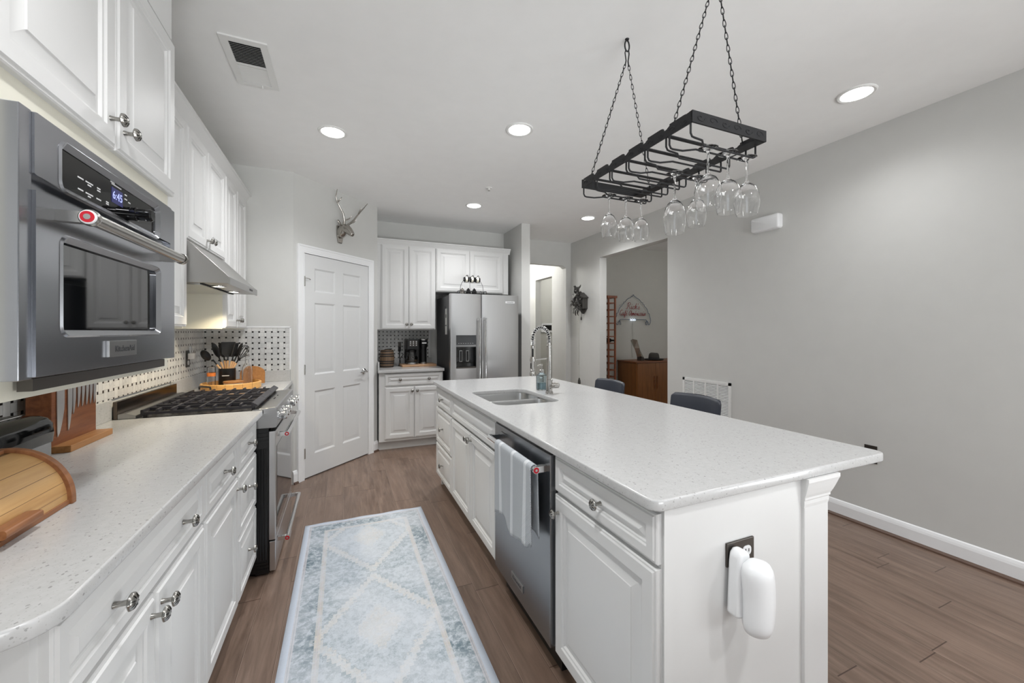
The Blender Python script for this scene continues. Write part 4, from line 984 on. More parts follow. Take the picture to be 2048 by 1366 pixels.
for (y, zt, b_, w, l) in ((1.968, .052, .19, .042, 'widest chef knife at the near end of the knife board'), (2.022, .062, .18, .026, 'second knife from the near end, narrow with a blunt tip'), (2.048, .118, .12, .018, 'third knife from the near end, short and slim'),
                       (2.078, .138, .11, .018, 'small steak knife in the middle of the knife board, first of the five'), (2.105, .138, .11, .018, 'second of the five small steak knives on the board'), (2.132, .138, .11, .018, 'third of the five small steak knives on the board'), (2.158, .138, .11, .018, 'fourth of the five small steak knives on the board'), (2.184, .138, .11, .018, 'last small steak knife at the far end of the board')):
    knife(y, zt, b_, w, l)
op = thing('outlet_plate', 'dark outlet plate on the side tile with a white plug-in', 'outlet', (XL+.008, 3.60, 1.145))
B(0, .005, -.036, .036, -.06, .06).build('cover_plate', STEELD, op, smooth=0, bevel=.0015)
for z in (-.028, .022): MB().prism([(q[0], q[1]) for q in rrect(-.016, .016, z-.016, z+.016, .012, 5)], 'x', .004, .0065).build('socket', WHITEPL, op, smooth=20)
pf = thing('plug_in_freshener', 'small white plug-in freshener with clear bottle in the side tile outlet', 'air freshener', (XL+.0145, 3.60, 1.165))
MB().prism(rrect(.0, .045, -.026, .026, .008, 4), 'z', -.022, .022).build('plug_body', WHITEPL, pf, smooth=30, bevel=.004)
MB().lathe([(0, .022), (.016, .022), (.017, .03), (.017, .07), (0, .072)], 20, (.024, 0, 0)).build('bottle', GLASS, pf)
# tray with utensils in the far corner
TX, TY, TZ = -.770, 3.58, .914
tr = thing('serving_tray', 'round butcher-block serving tray with a black handle on the corner counter', 'tray', (TX, TY, TZ))
MB().lathe([(0, 0), (.178, 0), (.188, .006), (.190, .048), (.186, .052), (.176, .052), (.174, .016), (0, .014)], 56).build('tray_body', BUTCHER, tr)
MB().tube([(-.168, -.115, .022), (-.166, -.122, .040), (-.14, -.150, .042), (-.112, -.172, .042), (-.088, -.182, .040), (-.086, -.178, .022)], .0055, 8).build('tray_handle', IRON, tr)
ucx, ucy, uz = -.803, 3.60, TZ+.0155
uc = thing('utensil_crock', 'black cylinder crock holding cooking utensils on the round tray', 'crock', (ucx, ucy, uz))
MB().lathe([(0, 0), (.052, 0), (.054, .004), (.054, .138), (.051, .140), (.049, .137), (.049, .006), (0, .006)], 32).build('crock_body', BLACK, uc)
B(-.02, .024, -.0555, -.0525, .085, .090).build('lettering_strip', INKW, uc, smooth=0)
def utensil(name, label, lean, head):
    ax, ay = lean; t = thing(name, label, 'utensil', (ucx, ucy, uz+.008), 0, 'cooking utensils in the black crock')
    d = Vector((ax, ay, 1)).normalized(); p0 = Vector((-ax*.06, -ay*.06, 0))
    MB().tube([p0, p0+d*.19], [.0065, .0075], 10).build('wooden_handle', HANDLEW, t)
    R_ = d.to_track_quat('Z', 'Y').to_matrix().to_4x4(); R_.translation = p0+d*.185
    MB().tube([(0, 0, 0), (0, 0, .05)], .005, 8).xf(R_).build('shaft', BLACK, t)
    mb = MB(); head(mb); mb.xf(R_ @ Matrix.Translation((0, 0, .02)) @ Matrix.Scale(1.22, 4) @ Matrix.Translation((0, 0, -.02))).build('utensil_head', RUBBER, t, smooth=50)
def h_spoon(mb): mb.ell((0, 0, .085), (.033, .008, .048), 18, 10)
def h_ladle(mb): mb.ell((0, -.015, .085), (.036, .022, .036), 18, 10)
def h_turner(mb): mb.loops([[(x*w, y, z) for x, y in ((-1, -.003), (1, -.003), (1, .003), (-1, .003))] for z, w in ((.03, .012), (.05, .036), (.115, .042), (.122, .038))])
def h_spatula(mb): mb.loops([[(x*w, y, z) for x, y in ((-1, -.005), (1, -.005), (1, .005), (-1, .005))] for z, w in ((.03, .01), (.045, .026), (.105, .028), (.118, .016))])
def h_whisk(mb):
    for k in range(6):
        a = PI*k/6; ca, sa = math.cos(a), math.sin(a)
        mb.tube([(ca*.004*s_, sa*.004*s_, .03) if False else (ca*r*s_, sa*r*s_, z) for s_, r, z in ((-1, .004, .03), (-1, .022, .07), (-1, .026, .10), (-1, .014, .125), (1, 0, .13), (1, .014, .125), (1, .026, .10), (1, .022, .07), (1, .004, .03))], .0014, 5)
def h_slot(mb):
    for x in (-.028, -.014, 0, .014, .028): mb.box(x-.0045, x+.0045, -.003, .003, .045, .115)
    mb.box(-.033, .033, -.003, .003, .035, .05).box(-.033, .033, -.003, .003, .11, .122)
utensil('ladle', 'black ladle leaning farthest left in the crock', (-.62, -.1), h_ladle)
utensil('spoon', 'black spoon leaning left in the crock, above the ladle', (-.36, .1), h_spoon)
utensil('spatula', 'black spatula standing left of centre in the crock', (-.14, .05), h_spatula)
utensil('turner', 'tall black turner in the middle of the crock', (.04, -.05), h_turner)
utensil('slotted_spoon', 'black slotted turner leaning right in the crock', (.24, -.02), h_slot)
utensil('spoon', 'black spoon leaning right behind the slotted turner', (.34, .16), h_spoon)
utensil('whisk', 'black whisk leaning farthest right in the crock', (.52, .05), h_whisk)
gj = thing('glass_jar', 'tall clear glass jar with an orange label left of the crock', 'jar', (-.888, 3.545, TZ+.0155))
MB().lathe([(0, 0), (.025, 0), (.026, .004), (.026, .155), (.0245, .157), (.0235, .155), (.0235, .005), (0, .004)], 24).build('jar_glass', GLASS, gj)
MB().lathe([(.0266, .088), (.0268, .089), (.0268, .112), (.0266, .113)], 24).build('orange_label', M('orange_label', (214, 120, 50), .5), gj)
ob = thing('oil_bottle', 'clear glass oil bottle with pourer spout right of the crock', 'bottle', (-.676, 3.60, TZ+.0155))
MB().lathe([(0, 0), (.032, 0), (.034, .004), (.034, .125), (.030, .145), (.014, .175), (.0125, .22), (.015, .222), (.015, .23), (.011, .23), (.011, .178), (.027, .144), (.031, .125), (.031, .006), (0, .005)], 28).build('bottle_glass', GLASS, ob)
MB().lathe([(0, .226), (.0145, .230), (.016, .24), (.008, .248), (0, .249)], 16).tube([(0, 0, .246), (.004, 0, .27), (.014, 0, .295)], [.0045, .004, .0025], 8).build('pourer', NICKEL, ob)
lb = thing('lidded_bowl', 'cream ceramic dish with a flat wooden lid at the front of the tray', 'dish', (-.742, 3.50, TZ+.0155))
MB().lathe([(0, 0), (.052, 0), (.058, .006), (.060, .040), (.056, .042), (.055, .008), (0, .006)], 36).build('dish', CREAMCER, lb)
MB().lathe([(0, .040), (.063, .040), (.0645, .044), (.063, .051), (0, .052)], 36).build('wooden_lid', BASEWOOD, lb)
brd = thing('cutting_board', 'round-topped wooden cutting board standing behind the oil bottle', 'board', (-.665, 3.735, TZ+.0155))
pp = [(-.085, 0), (.085, 0), (.085, .085)]+[(.085*math.cos(a), .085+.055*math.sin(a)) for a in [PI*k/14 for k in range(1, 14)]]+[(-.085, .085)]
MB().prism(pp, 'y', -.009, .009).xf(Matrix.Rotation(-.12, 4, 'X')).build('board_slab', ACACIA if False else BASEWOOD, brd, smooth=20, bevel=.002)
# ------------------------------------------------------------------ rug
rg_ = MB(); nx, ny = 26, 90; Lr = 2.44
for j in range(ny+1):
    for i in range(nx+1):
        x = -.394+.788*i/nx; y = Lr*j/ny
        wv = .004*math.sin(i*1.1+.3)*math.exp(-((ny-j)/2.0)**2)
        z = .0075+.0012*math.sin(x*9+y*3)*math.sin(y*5)
        rg_.v.append((x, y+0 if j else y+.004*math.sin(i*.8), z))
for j in range(ny):
    for i in range(nx): rg_.f.append((j*(nx+1)+i, j*(nx+1)+i+1, (j+1)*(nx+1)+i+1, (j+1)*(nx+1)+i)); rg_.m.append(0)
ro = tag(rg_.build('runner_rug', RUG, smooth=60), 'faded blue and cream patterned runner rug on the wood floor', 'rug')
ro.location = (.155, 3.078, 0); ro.rotation_euler = (0, 0, PI)
md = ro.modifiers.new('s', 'SOLIDIFY'); md.thickness = .006; md.offset = -1
# ------------------------------------------------------------------ ceiling fittings
vt = thing('ceiling_vent', 'white rectangular ceiling air vent with dark louvres', 'air vent', (-.441, 2.451, H))
mb = MB(); X0, X1, Y0, Y1 = -.101, .101, -.202, .202; ix0, ix1, iy0, iy1 = -.067, .067, -.168, .175
for (a, b, c, d) in ((X0, ix0, Y0, Y1), (ix1, X1, Y0, Y1), (ix0, ix1, Y0, iy0), (ix0, ix1, iy1, Y1)): mb.box(a, b, c, d, -.008, 0)
mb.box(ix0, ix1, .004, .014, -.008, -.002).build('vent_frame', GRILLEW, vt, smooth=0)
B(ix0, ix1, iy0, iy1, -.0018, -.0004).build('duct_opening', DARKVOID, vt, smooth=0)
nl_ = 13
for half, (a, b, s_) in enumerate(((iy0, .004, -1), (.014, iy1, 1))):
    mb = MB()
    for k in range(nl_):
        yy = a+(b-a)*(k+.5)/nl_; hw_ = .0045 if half == 0 else .0040; dz_ = .0085 if half == 0 else .0045
        mb.add([(ix0, yy-s_*hw_, -.0025), (ix1, yy-s_*hw_, -.0025), (ix1, yy+s_*hw_, -dz_), (ix0, yy+s_*hw_, -dz_), (ix0, yy-s_*hw_, -.0018), (ix1, yy-s_*hw_, -.0018), (ix1, yy+s_*hw_, -dz_+.0007), (ix0, yy+s_*hw_, -dz_+.0007)],
               [(0, 1, 2, 3), (7, 6, 5, 4), (0, 4, 5, 1), (1, 5, 6, 2), (2, 6, 7, 3), (3, 7, 4, 0)])
    mb.build('louvres', GRILLEW, vt, smooth=0)
MB().tube([(.02, .18, -.008), (.022, .185, -.022)], .003, 6).build('damper_lever', GRILLEW, vt)
spk = thing('sprinkler_head', 'small white sprinkler head on the ceiling', 'sprinkler', (1.311, 3.664, H))
MB().lathe([(.032, 0), (.03, -.005), (.012, -.007), (.010, -.02), (0, -.02)], 20).build('escutcheon', GRILLEW, spk); MB().lathe([(0, -.02), (.006, -.02), (.012, -.028), (.012, -.030), (0, -.030)], 16).build('deflector', NICKEL, spk)
# ------------------------------------------------------------------ hanging stemware rack
RKX0, RKX1, RKY0, RKY1, RZ0, RZ1 = 1.045, 1.402, .965, 1.610, 2.027, 2.066
rk = thing('hanging_glass_rack', 'black wrought iron stemware rack hung on chains over the island', 'glass rack', (0, 0, 0))
mb = MB(); nS = 6; stp = (RKY1-RKY0)/nS
def side_poly():
    P = [(RKY0, RZ0), (RKY1, RZ0)]; top = []
    for k in range(nS):
        a = RKY0+stp*k; b = a+stp
        top += [(a, RZ1-.012), (a+.014, RZ1-.014), (a+.020, RZ1-.002), (a+.030, RZ1), (b-.012, RZ1), (b-.011, RZ1-.006), (b-.001, RZ1-.010)]
    top[0] = (RKY0, RZ1); top[1] = (RKY0+.02, RZ1-.002)
    top[-1] = (RKY1, RZ1-.002)
    return P+list(reversed(top))
for (xa, xb) in ((RKX0, RKX0+.005), (RKX1-.005, RKX1)): MB().prism(side_poly(), 'x', xa, xb).build('side_bar', WROUGHT, rk, smooth=0)
for (ya, yb) in ((RKY0-.004, RKY0+.002), (RKY1-.002, RKY1+.004)): B(RKX0, RKX1, ya, yb, RZ0, RZ1).build('end_bar', WROUGHT, rk, smooth=0)
for k in range(6):
    cx = RKX0+.035+k*.057; s_ = 1 if k % 2 else -1
    MB().tube([(cx+(.016-.0013*j)*math.cos(j*.6)*1.3, RKY0-.0045, (RZ0+RZ1)/2+s_*(.013-.001*j)*math.sin(j*.6)) for j in range(11)], .0013, 5).build('scroll_relief', WROUGHT, rk)
for k in range(12):
    cy = RKY0+.03+k*.053; s_ = 1 if k % 2 else -1
    MB().tube([(RKX0-.0008, cy+(.016-.0013*j)*math.cos(j*.6), (RZ0+RZ1)/2-.004+s_*(.011-.001*j)*math.sin(j*.6)) for j in range(11)], .0013, 5).build('scroll_relief', WROUGHT, rk)
for k in range(1, nS):
    yy = RKY0+stp*k; B(RKX0+.004, RKX1-.004, yy-.008, yy+.008, RZ0+.001, RZ0+.005).build('cross_bar', WROUGHT, rk, smooth=0)
B(RKX1-.05, RKX1-.004, RKY0, RKY1, RZ0, RZ0+.004).build('flat_rail', WROUGHT, rk, smooth=0)
WZ = 1.984
for k in range(nS):
    yc = RKY0+stp*(k+.5)
    for s_ in (-1, 1):
        yo = yc+s_*.046; yi = yc+s_*.016
        pts = [(RKX0+.004, yo, RZ0+.012), (RKX0+.004, yo, WZ+.012), (RKX0+.010, yo, WZ+.002), (RKX0+.020, yo, WZ), (RKX0+.060, yo-s_*.004, WZ), (RKX0+.095, yi, WZ), (RKX1-.012, yi, WZ), (RKX1-.006, yi+s_*.002, WZ+.003), (RKX1-.004, yi+s_*.003, WZ+.012), (RKX1-.004, yi+s_*.003, RZ0+.008)]
        MB().tube(pts, .0034, 8).build('glass_wire', WROUGHT, rk)
def chain(p, q, n):
    mb = MB(); p = Vector(p); q = Vector(q); d = (q-p); L = d.length; d.normalize(); u = d.orthogonal().normalized(); w = d.cross(u); ll = L/n
    for k in range(n):
        c = p+d*(ll*(k+.5)); a = u if k % 2 else w; hl_ = ll*.5+.0035; hw = .0048
        mb.tube([c+d*(hl_*math.cos(t))+a*(hw*math.sin(t)*(1+.35*math.cos(t))) for t in [2*PI*j/12 for j in range(12)]], .0015, 5, True)
    return mb
for yy in (1.045, 1.540):
    hk = MB().tube([(1.252+.013*math.sin(t), yy, 2.712+.026*math.cos(t)) for t in [2*PI*j/18 for j in range(18)]], .0035, 8, True).lathe([(.010, 0), (.008, -.006), (0, -.008)], 14, (1.252, yy, H))
    hk.tube([(1.252, yy, 2.686), (1.262, yy, 2.690), (1.264, yy, 2.676), (1.258, yy, 2.64), (1.262, yy, 2.615)], .003, 6).tube([(1.252, yy, 2.686), (1.244, yy, 2.690), (1.240, yy, 2.676), (1.246, yy, 2.64), (1.240, yy, 2.615)], .003, 6)
    hk.build('ceiling_hook', WROUGHT, rk)
    for xx, sx in ((RKX0+.004, 1.241), (RKX1-.008, 1.261)):
        chain((sx, yy, 2.622), (xx, yy, RZ1-.006 if xx < 1.2 else RZ0+.010), 26 if xx < 1.2 else 27).build('chain', WROUGHT, rk)
# ------------------------------------------------------------------ stemware hanging upside down
def wine_glass(x, y, label, hgt=.205, rb=.040):
    t = thing('wine_glass', label, 'wine glass', (x, y, WZ+.0042), 0, 'wine glasses hanging from the rack')
    s = hgt
    fp_ = [(0, .0022), (.026, .0018), (.033, .0006), (.0335, 0), (.020, -.0018), (.008, -.006), (.0045, -.014), (.0036, -.35*s), (.0042, -.40*s), (.010, -.44*s)]
    out_ = [(rb*.62, -.50*s), (rb*.88, -.60*s), (rb, -.72*s), (rb*.97, -.82*s), (rb*.86, -.95*s), (rb*.80, -s)]
    in_ = [(rb*.80-.0011, -s), (rb*.86-.0013, -.95*s), (rb*.97-.0014, -.82*s), (rb-.0014, -.72*s), (rb*.88-.0014, -.605*s), (rb*.62-.0016, -.510*s), (.009, -.46*s), (0, -.455*s)]
    MB().lathe(fp_+out_+in_, 32).build('glass_body', GLASS, t, smooth=70)
far_, mid_, near_ = RKY0+stp*5.5, RKY0+stp*2.5, RKY0+stp*.5
for x, y, l, h_, r_ in ((1.160, far_, 'wine glass at the far end of the hanging rack, leftmost of three', .198, .038), (1.258, far_, 'wine glass at the far end of the hanging rack, middle of three', .205, .040), (1.350, far_, 'wine glass at the far end of the hanging rack, rightmost of three', .198, .038),
                    (1.243, mid_, 'tall large wine glass in the middle of the rack, left of the pair', .245, .044), (1.362, mid_, 'smaller wine glass in the middle of the rack, right of the pair', .203, .040),
                    (1.180, near_, 'wine glass at the near end of the hanging rack, leftmost of three', .212, .045), (1.279, near_, 'wine glass at the near end of the hanging rack, middle of three', .216, .044), (1.378, near_, 'wine glass at the near end of the hanging rack, rightmost of three', .212, .043)):
    wine_glass(x, y, l, h_, r_)
# ------------------------------------------------------------------ bar stools
def stool(x, y, label):
    t = thing('bar_stool', label, 'stool', (x, y, 0), 0, 'navy leather stools on the far side of the island')
    L = []
    for i, z in ((.03, .575), (.004, .59), (0, .615), (.006, .64), (.03, .652)): L.append([(p[0], p[1], z) for p in rrect(-.21+i, .20-i, -.21+i, .21-i, .05, 5)])
    MB().loops(L).build('seat', LEATHER, t, smooth=60)
    # curved low back
    n = 18; L = []
    for k in range(n+1):
        s = -1+2*k/n; yy = .215*s; xx = .205-.055*s*s; e = min(1, (1-abs(s))*9)**.5 if abs(s) < 1 else 0
        zt = .895-.006*s*s; zb = .70; th = .017*max(.25, e); dz = .02*(1-e)
        prof = [(-th, zb+dz), (-th, zt-.02-dz), (-th*.6, zt-.005-dz), (0, zt-dz), (th*.6, zt-.005-dz), (th, zt-.02-dz), (th, zb+dz), (0, zb-.008+dz)]
        L.append([(xx+q[0]+(q[1]-.7)*.12, yy, q[1]) for q in prof])
    MB().loops(L).build('backrest', LEATHER, t, smooth=60)
    for sy in (-1, 1): MB().tube([(.14, sy*.15, .60), (.20, sy*.15, .68), (.208, sy*.15, .76)], .011, 8).build('back_support', IRON, t)
    for sx in (-1, 1):
        for sy in (-1, 1): MB().tube([(sx*.17, sy*.17, .585), (sx*.20, sy*.20, 0)], [.014, .011], 10).build('leg', IRON, t)
    MB().tube([(-.188, -.188, .22), (.188, -.188, .22), (.188, .188, .22), (-.188, .188, .22)], .008, 8, True).build('foot_ring', IRON, t)
stool(2.115, 3.065, 'navy leather counter stool farther down the island, in front of the wall opening')
stool(2.115, 2.085, 'navy leather counter stool nearer the camera, in front of the wall grille')
# ------------------------------------------------------------------ fittings on the right wall
gr_ = thing('return_air_grille', 'large white return air grille low on the right wall', 'air grille', (XR, 2.905, .65), -PI/2)
gw, gh = .285, .212
mb = MB()
for (a, b, c, d) in ((-gw, gw, gh-.026, gh), (-gw, gw, -gh, -gh+.026), (-gw, -gw+.026, -gh, gh), (gw-.026, gw, -gh, gh)): mb.box(a, b, -.010, 0, c, d)
for k in range(1, 4): mb.box(-gw+2*gw*k/4-.008, -gw+2*gw*k/4+.008, -.009, 0, -gh, gh)
mb.build('grille_frame', GRILLEW, gr_, smooth=0)
B(-gw+.01, gw-.01, -.0012, -.0002, -gh+.01, gh-.01).build('duct_opening', DARKVOID, gr_, smooth=0)
mb = MB()
for k in range(26):
    z = -gh+.032+(2*gh-.064)*k/25
    mb.add([(-gw+.02, -.0015, z+.004), (gw-.02, -.0015, z+.004), (gw-.02, -.0085, z-.004), (-gw+.02, -.0085, z-.004), (-gw+.02, -.0015, z+.0055), (gw-.02, -.0015, z+.0055), (gw-.02, -.0085, z-.0025), (-gw+.02, -.0085, z-.0025)],
           [(0, 1, 2, 3), (7, 6, 5, 4), (0, 4, 5, 1), (1, 5, 6, 2), (2, 6, 7, 3), (3, 7, 4, 0)])
mb.build('slats', GRILLEW, gr_, smooth=0)
ch = thing('emergency_light', 'white plastic box mounted high on the right wall', 'wall box', (XR, 2.273, 2.263), -PI/2)  # emergency light box, modelled as a plain closed cover
L = []
for i, y in ((0, 0), (0, -.035), (.004, -.046), (.014, -.052)): L.append([(p[0], y, p[1]) for p in rrect(-.123+i, .123-i, -.062+i, .062-i, .022-min(i, .012), 6)])
MB().loops(L).build('box_cover', WHITEPL, ch, smooth=50)
MB().box(-.123, .123, -.0362, -.0345, -.004+.03, -.002+.03).build('cover_seam', GRILLEW, ch, smooth=0)
ot2 = thing('outlet_plate', 'dark metal outlet plate low on the right wall past the island corner', 'outlet', (XR, 1.553, .505), -PI/2)
B(-.036, .036, -.006, 0, -.060, .060).build('cover_plate', STEELD, ot2, smooth=0, bevel=.002)
for z in (-.022, .022): MB().prism(rrect(-.015, .015, z-.014, z+.014, .010, 4), 'y', -.008, -.005).build('socket', RUBBER, ot2, smooth=20)
# cuckoo clock
ck = thing('cuckoo_clock', 'dark carved house-shaped cuckoo clock with leaves on the right wall', 'clock', (XR, 5.09, 1.80))
# local: -x out of the wall, y along it
MB().box(-.092, 0, -.10, .10, -.115, .062).build('clock_case', CARVED, ck, smooth=0)
MB().prism([(-.125, .048), (0, .130), (.125, .048), (.118, .038), (0, .116), (-.118, .038)], 'x', -.110, 0).prism([(-.10, .06), (0, .112), (.10, .06)], 'x', -.09, 0).build('roof', CARVED, ck, smooth=0)
MB().prism([(-.10, -.115), (.10, -.115), (0, -.19)], 'x', -.03, 0).build('case_point', CARVED, ck, smooth=0)
lv = MB(); R_ = random.Random(5)
def leaf(c, ang, L_, w):
    c = Vector(c); M_ = Matrix.Rotation(ang, 4, 'X') @ Matrix.Rotation(R_.uniform(-.7, .7), 4, 'Y') @ Matrix.Rotation(R_.uniform(-.6, .6), 4, 'Z')
    n = 9; L = []
    for k in range(n):
        t = k/(n-1); ww = max(.0015, w*math.sin(PI*min(.97, max(.03, t**.8)))); zz = L_*(2*t-1); bx = -.018*math.sin(PI*t)
        L.append([tuple(M_ @ Vector((bx+dx, dy, zz))+c) for dx, dy in ((0, -ww), (-.007, -ww*.4), (-.004, 0), (-.007, ww*.4), (0, ww), (.004, 0))])
    lv.loops(L)
for k in range(46):
    a = R_.uniform(0, 2*PI); r = math.sqrt(R_.uniform(.08, 1)); cy = .115*r*math.cos(a); cz = .01+.15*r*math.sin(a)
    leaf((-.108+R_.uniform(-.035, .01), cy, cz), a-PI/2+R_.uniform(-.7, .7), R_.uniform(.032, .055), R_.uniform(.016, .026))
for (y, z, a) in ((-.07, -.15, .3), (-.03, -.17, .1), (.03, -.17, -.1), (.07, -.15, -.3), (0, .17, 0), (-.05, .15, .5), (.05, .15, -.5)): leaf((-.115, y, z), a, .05, .022)
lv.build('leaf_carving', CARVED, ck, smooth=30)
MB().ell((-.13, 0, .185), (.04, .028, .026), 14, 10).ell((-.16, 0, .212), (.019, .017, .017), 12, 8).tube([(-.10, 0, .19), (-.07, .0, .215), (-.055, 0, .245)], [.02, .012, .004], 8).build('bird_carving', CARVED, ck)
MB().lathe([(.055, 0), (.057, .006), (.045, .012), (.02, .012), (0, .014)], 24, (-.150, 0, -.01), 'x').build('dial', CARVED, ck)
MB().tube([(-.06, -.02, -.11), (-.06, -.02, -.27)], .003, 6).ell((-.06, -.02, -.26), (.006, .020, .03), 12, 8).build('pendulum', CARVED, ck)
for dy, zb in ((.02, -1.16), (.035, -.96)):
    MB().tube([(-.07, dy, -.11), (-.07, dy, zb)], .0016, 5).build('weight_chain', SILVER, ck)
MB().lathe([(0, 0), (.014, .01), (.022, .05), (.020, .09), (.008, .13), (0, .132)], 14, (-.07, .02, -1.28)).build('cone_weight', CARVED, ck)
MB().tube([(-.07, -.02, -1.28), (-.07, .0, -1.23), (-.07, -.005, -1.19)], .003, 6).build('hook', CARVED, ck)
# ------------------------------------------------------------------ silver stag head on the angled wall
dh = thing('stag_head', 'polished silver stag head trophy with antlers above the pantry door', 'wall sculpture'); dh.matrix_world = RA
def skin(name, V, E_, mat, parent, sub=2):
    me = bpy.data.meshes.new(name); me.from_pydata([v[:3] for v in V], E_, []); o = bpy.data.objects.new(name, me); COL.objects.link(o)
    md = o.modifiers.new('skin', 'SKIN'); md.use_smooth_shade = True
    for i, v in enumerate(V):
        r = v[3]; r = r if isinstance(r, tuple) else (r, r)
        me.skin_vertices[0].data[i].radius = r
    me.skin_vertices[0].data[0].use_root = True
    s = o.modifiers.new('sub', 'SUBSURF'); s.levels = sub; s.render_levels = sub
    me.materials.append(mat); o.parent = parent
    return o
skin('head', [(.535, -.010, 2.275, .030), (.532, -.035, 2.330, .055), (.531, -.070, 2.372, .056), (.534, -.105, 2.362, .050), (.540, -.135, 2.328, .036), (.544, -.158, 2.303, .027), (.545, -.172, 2.294, .022)], [(i, i+1) for i in range(6)], SILVER, dh)
MB().prism([(.512, 2.225), (.556, 2.225), (.575, 2.30), (.575, 2.40), (.495, 2.40), (.495, 2.30)], 'y', -.02, 0).build('neck_mount', SILVER, dh, smooth=0, bevel=.006)
for s_ in (-1, 1):
    e_ = MB().ell((.534+s_*.055, -.060, 2.412), (.013, .008, .034), 12, 8, 0, Matrix.Rotation(s_*.7, 4, 'Y')); e_.build('ear', SILVER, dh)
    MB().ell((.536+s_*.030, -.108, 2.378), (.006, .006, .006), 8, 6).build('eye', BLACKGLOSS, dh)
for pts, tn in (([(.520, -.075, 2.400), (.512, -.09, 2.440), (.494, -.095, 2.500), (.462, -.085, 2.555), (.428, -.080, 2.605), (.408, -.088, 2.655), (.412, -.10, 2.715)], [((.432, -.08, 2.598), (.436, -.115, 2.622), (.446, -.125, 2.648)), ((.512, -.09, 2.440), (.522, -.135, 2.452), (.535, -.16, 2.480))]),
             ([(.552, -.075, 2.400), (.580, -.095, 2.425), (.625, -.105, 2.475), (.675, -.115, 2.545), (.730, -.122, 2.610), (.788, -.13, 2.682)], [((.675, -.115, 2.545), (.664, -.145, 2.575), (.668, -.16, 2.600)), ((.580, -.095, 2.425), (.590, -.14, 2.440), (.602, -.16, 2.466))])):
    n = len(pts); mb = MB().tube(pts, [.0125-.009*i/(n-1) for i in range(n)], 10)
    for q in tn: mb.tube(q, [.008, .006, .0025], 8)
    mb.build('antler', SILVER, dh, smooth=60)
# ------------------------------------------------------------------ dining room furniture
sb = thing('sideboard', 'mid-century walnut sideboard with tambour doors in the next room', 'sideboard', (4.19, 4.93, 0))
B(.0, 1.5, .006, .455, .15, .86).build('carcass', WALNUTY, sb, smooth=0)
B(-.012, 1.512, -.012, .46, .852, .876).build('top', WALNUTT, sb, smooth=0, bevel=.003)
for k in range(4):
    x0 = .012+k*.37
    d_ = B(x0, x0+.365, -.004, .006, .165, .85).build('tambour_door', WALNUT, sb, smooth=0)
    xk = x0+.335 if k % 2 == 0 else x0+.02
    MB().prism(rrect(xk, xk+.014, .44, .64, .004, 3), 'y', -.014, -.003).build('handle', WALNUTT, d_, smooth=0)
for x in (.06, 1.44):
    for y in (.06, .40): MB().lathe([(.020, .15), (.013, 0), (0, 0)], 12, (x, y, 0)).build('leg', WALNUTT, sb)
ht = thing('fedora_hat', 'grey felt fedora hat with a dark band on the sideboard', 'hat', (4.70, 5.11, .876))
br_ = []
for r, z in ((.085, .012), (.10, .006), (.13, .002), (.155, .006), (.172, .018), (.170, .021), (.150, .010), (.13, .006), (.10, .010), (.088, .018)): br_.append((r, z))
MB().lathe(br_, 36, sc=(1, .82)).build('brim', FELT, ht)
Lh = []
for r, z, p in ((.090, .010, 0), (.092, .04, 0), (.088, .075, .0), (.080, .105, .1), (.062, .118, .25), (.03, .108, .3)):
    Lh.append([(r*math.cos(a)*(1-p*.25*max(0, -math.sin(a))), r*.82*math.sin(a)*(1-p*abs(math.cos(a))*.2), z-.012*p*math.cos(2*a)) for a in [2*PI*k/36 for k in range(36)]])
MB().loops(Lh).build('crown', FELT, ht, smooth=60)
MB().lathe([(.0925, .012), (.0945, .014), (.0945, .044), (.0925, .046)], 36, sc=(1, .82)).build('ribbon_band', RIBBON, ht)
sc_ = thing('metal_sculpture', 'tilted twisted metal block lamp standing on the sideboard', 'sculpture', (4.385, 5.10, .876))
Ls = []
for k in range(3):
    t = k/2; a = .35+t*1.0; cx = .03-.135*t; hw = .052
    Ls.append([(cx+hw*math.cos(a+PI/4+PI/2*j)*1.1, hw*math.sin(a+PI/4+PI/2*j), .05+.28*t-.02*math.cos(a+PI/2*j)) for j in range(4)])
MB().loops(Ls).build('twisted_column', M('twisted_bright_metal', (190, 186, 176), .22, .8), sc_, smooth=0)
MB().loops([[(.03+1.1*.052*math.cos(.35+PI/4+PI/2*j), .052*math.sin(.35+PI/4+PI/2*j), z) for j in range(4)] for z in (0, .055)]).build('dark_foot', STEELD, sc_, smooth=0)
wr = thing('wine_rack', 'tall narrow redwood wine rack in the next room beside the sideboard', 'wine rack', (3.807, 5.18, 0))
for x in (-.061, .061):
    for y in (-.14, .14): B(x-.011, x+.011, y-.011, y+.011, 0, 1.86).build('post', REDWOOD, wr, smooth=0)
B(-.09, .09, -.16, .16, 1.86, 1.895).build('top_board', REDWOOD, wr, smooth=0, bevel=.003)
for k in range(17):
    z = .12+k*.1035; mb = MB()
    for y in (-.14, .14): mb.box(-.07, .07, y-.006, y+.006, z, z+.016)
    for x in (-.061, .061): mb.box(x-.006, x+.006, -.14, .14, z, z+.016)
    mb.build('rung', REDWOOD, wr, smooth=0)
MB().lathe([(0, 0), (.036, 0), (.037, .005), (.037, .19), (.030, .22), (.014, .25), (.014, .30), (0, .30)], 20, (0, .15, 0), '-y').xf(Matrix.Translation((0, 0, 0))).build('bottle_dummy', BLACKGLOSS, None) if False else None
wb = tag(MB().lathe([(0, 0), (.034, 0), (.036, .005), (.036, .19), (.030, .22), (.014, .25), (.014, .30), (0, .30)], 20, (3.807, 5.30, .12+10*.1035+.016+.037), '-y').build('wine_bottle', BLACKGLOSS), 'dark wine bottle lying in the redwood wine rack', 'bottle')
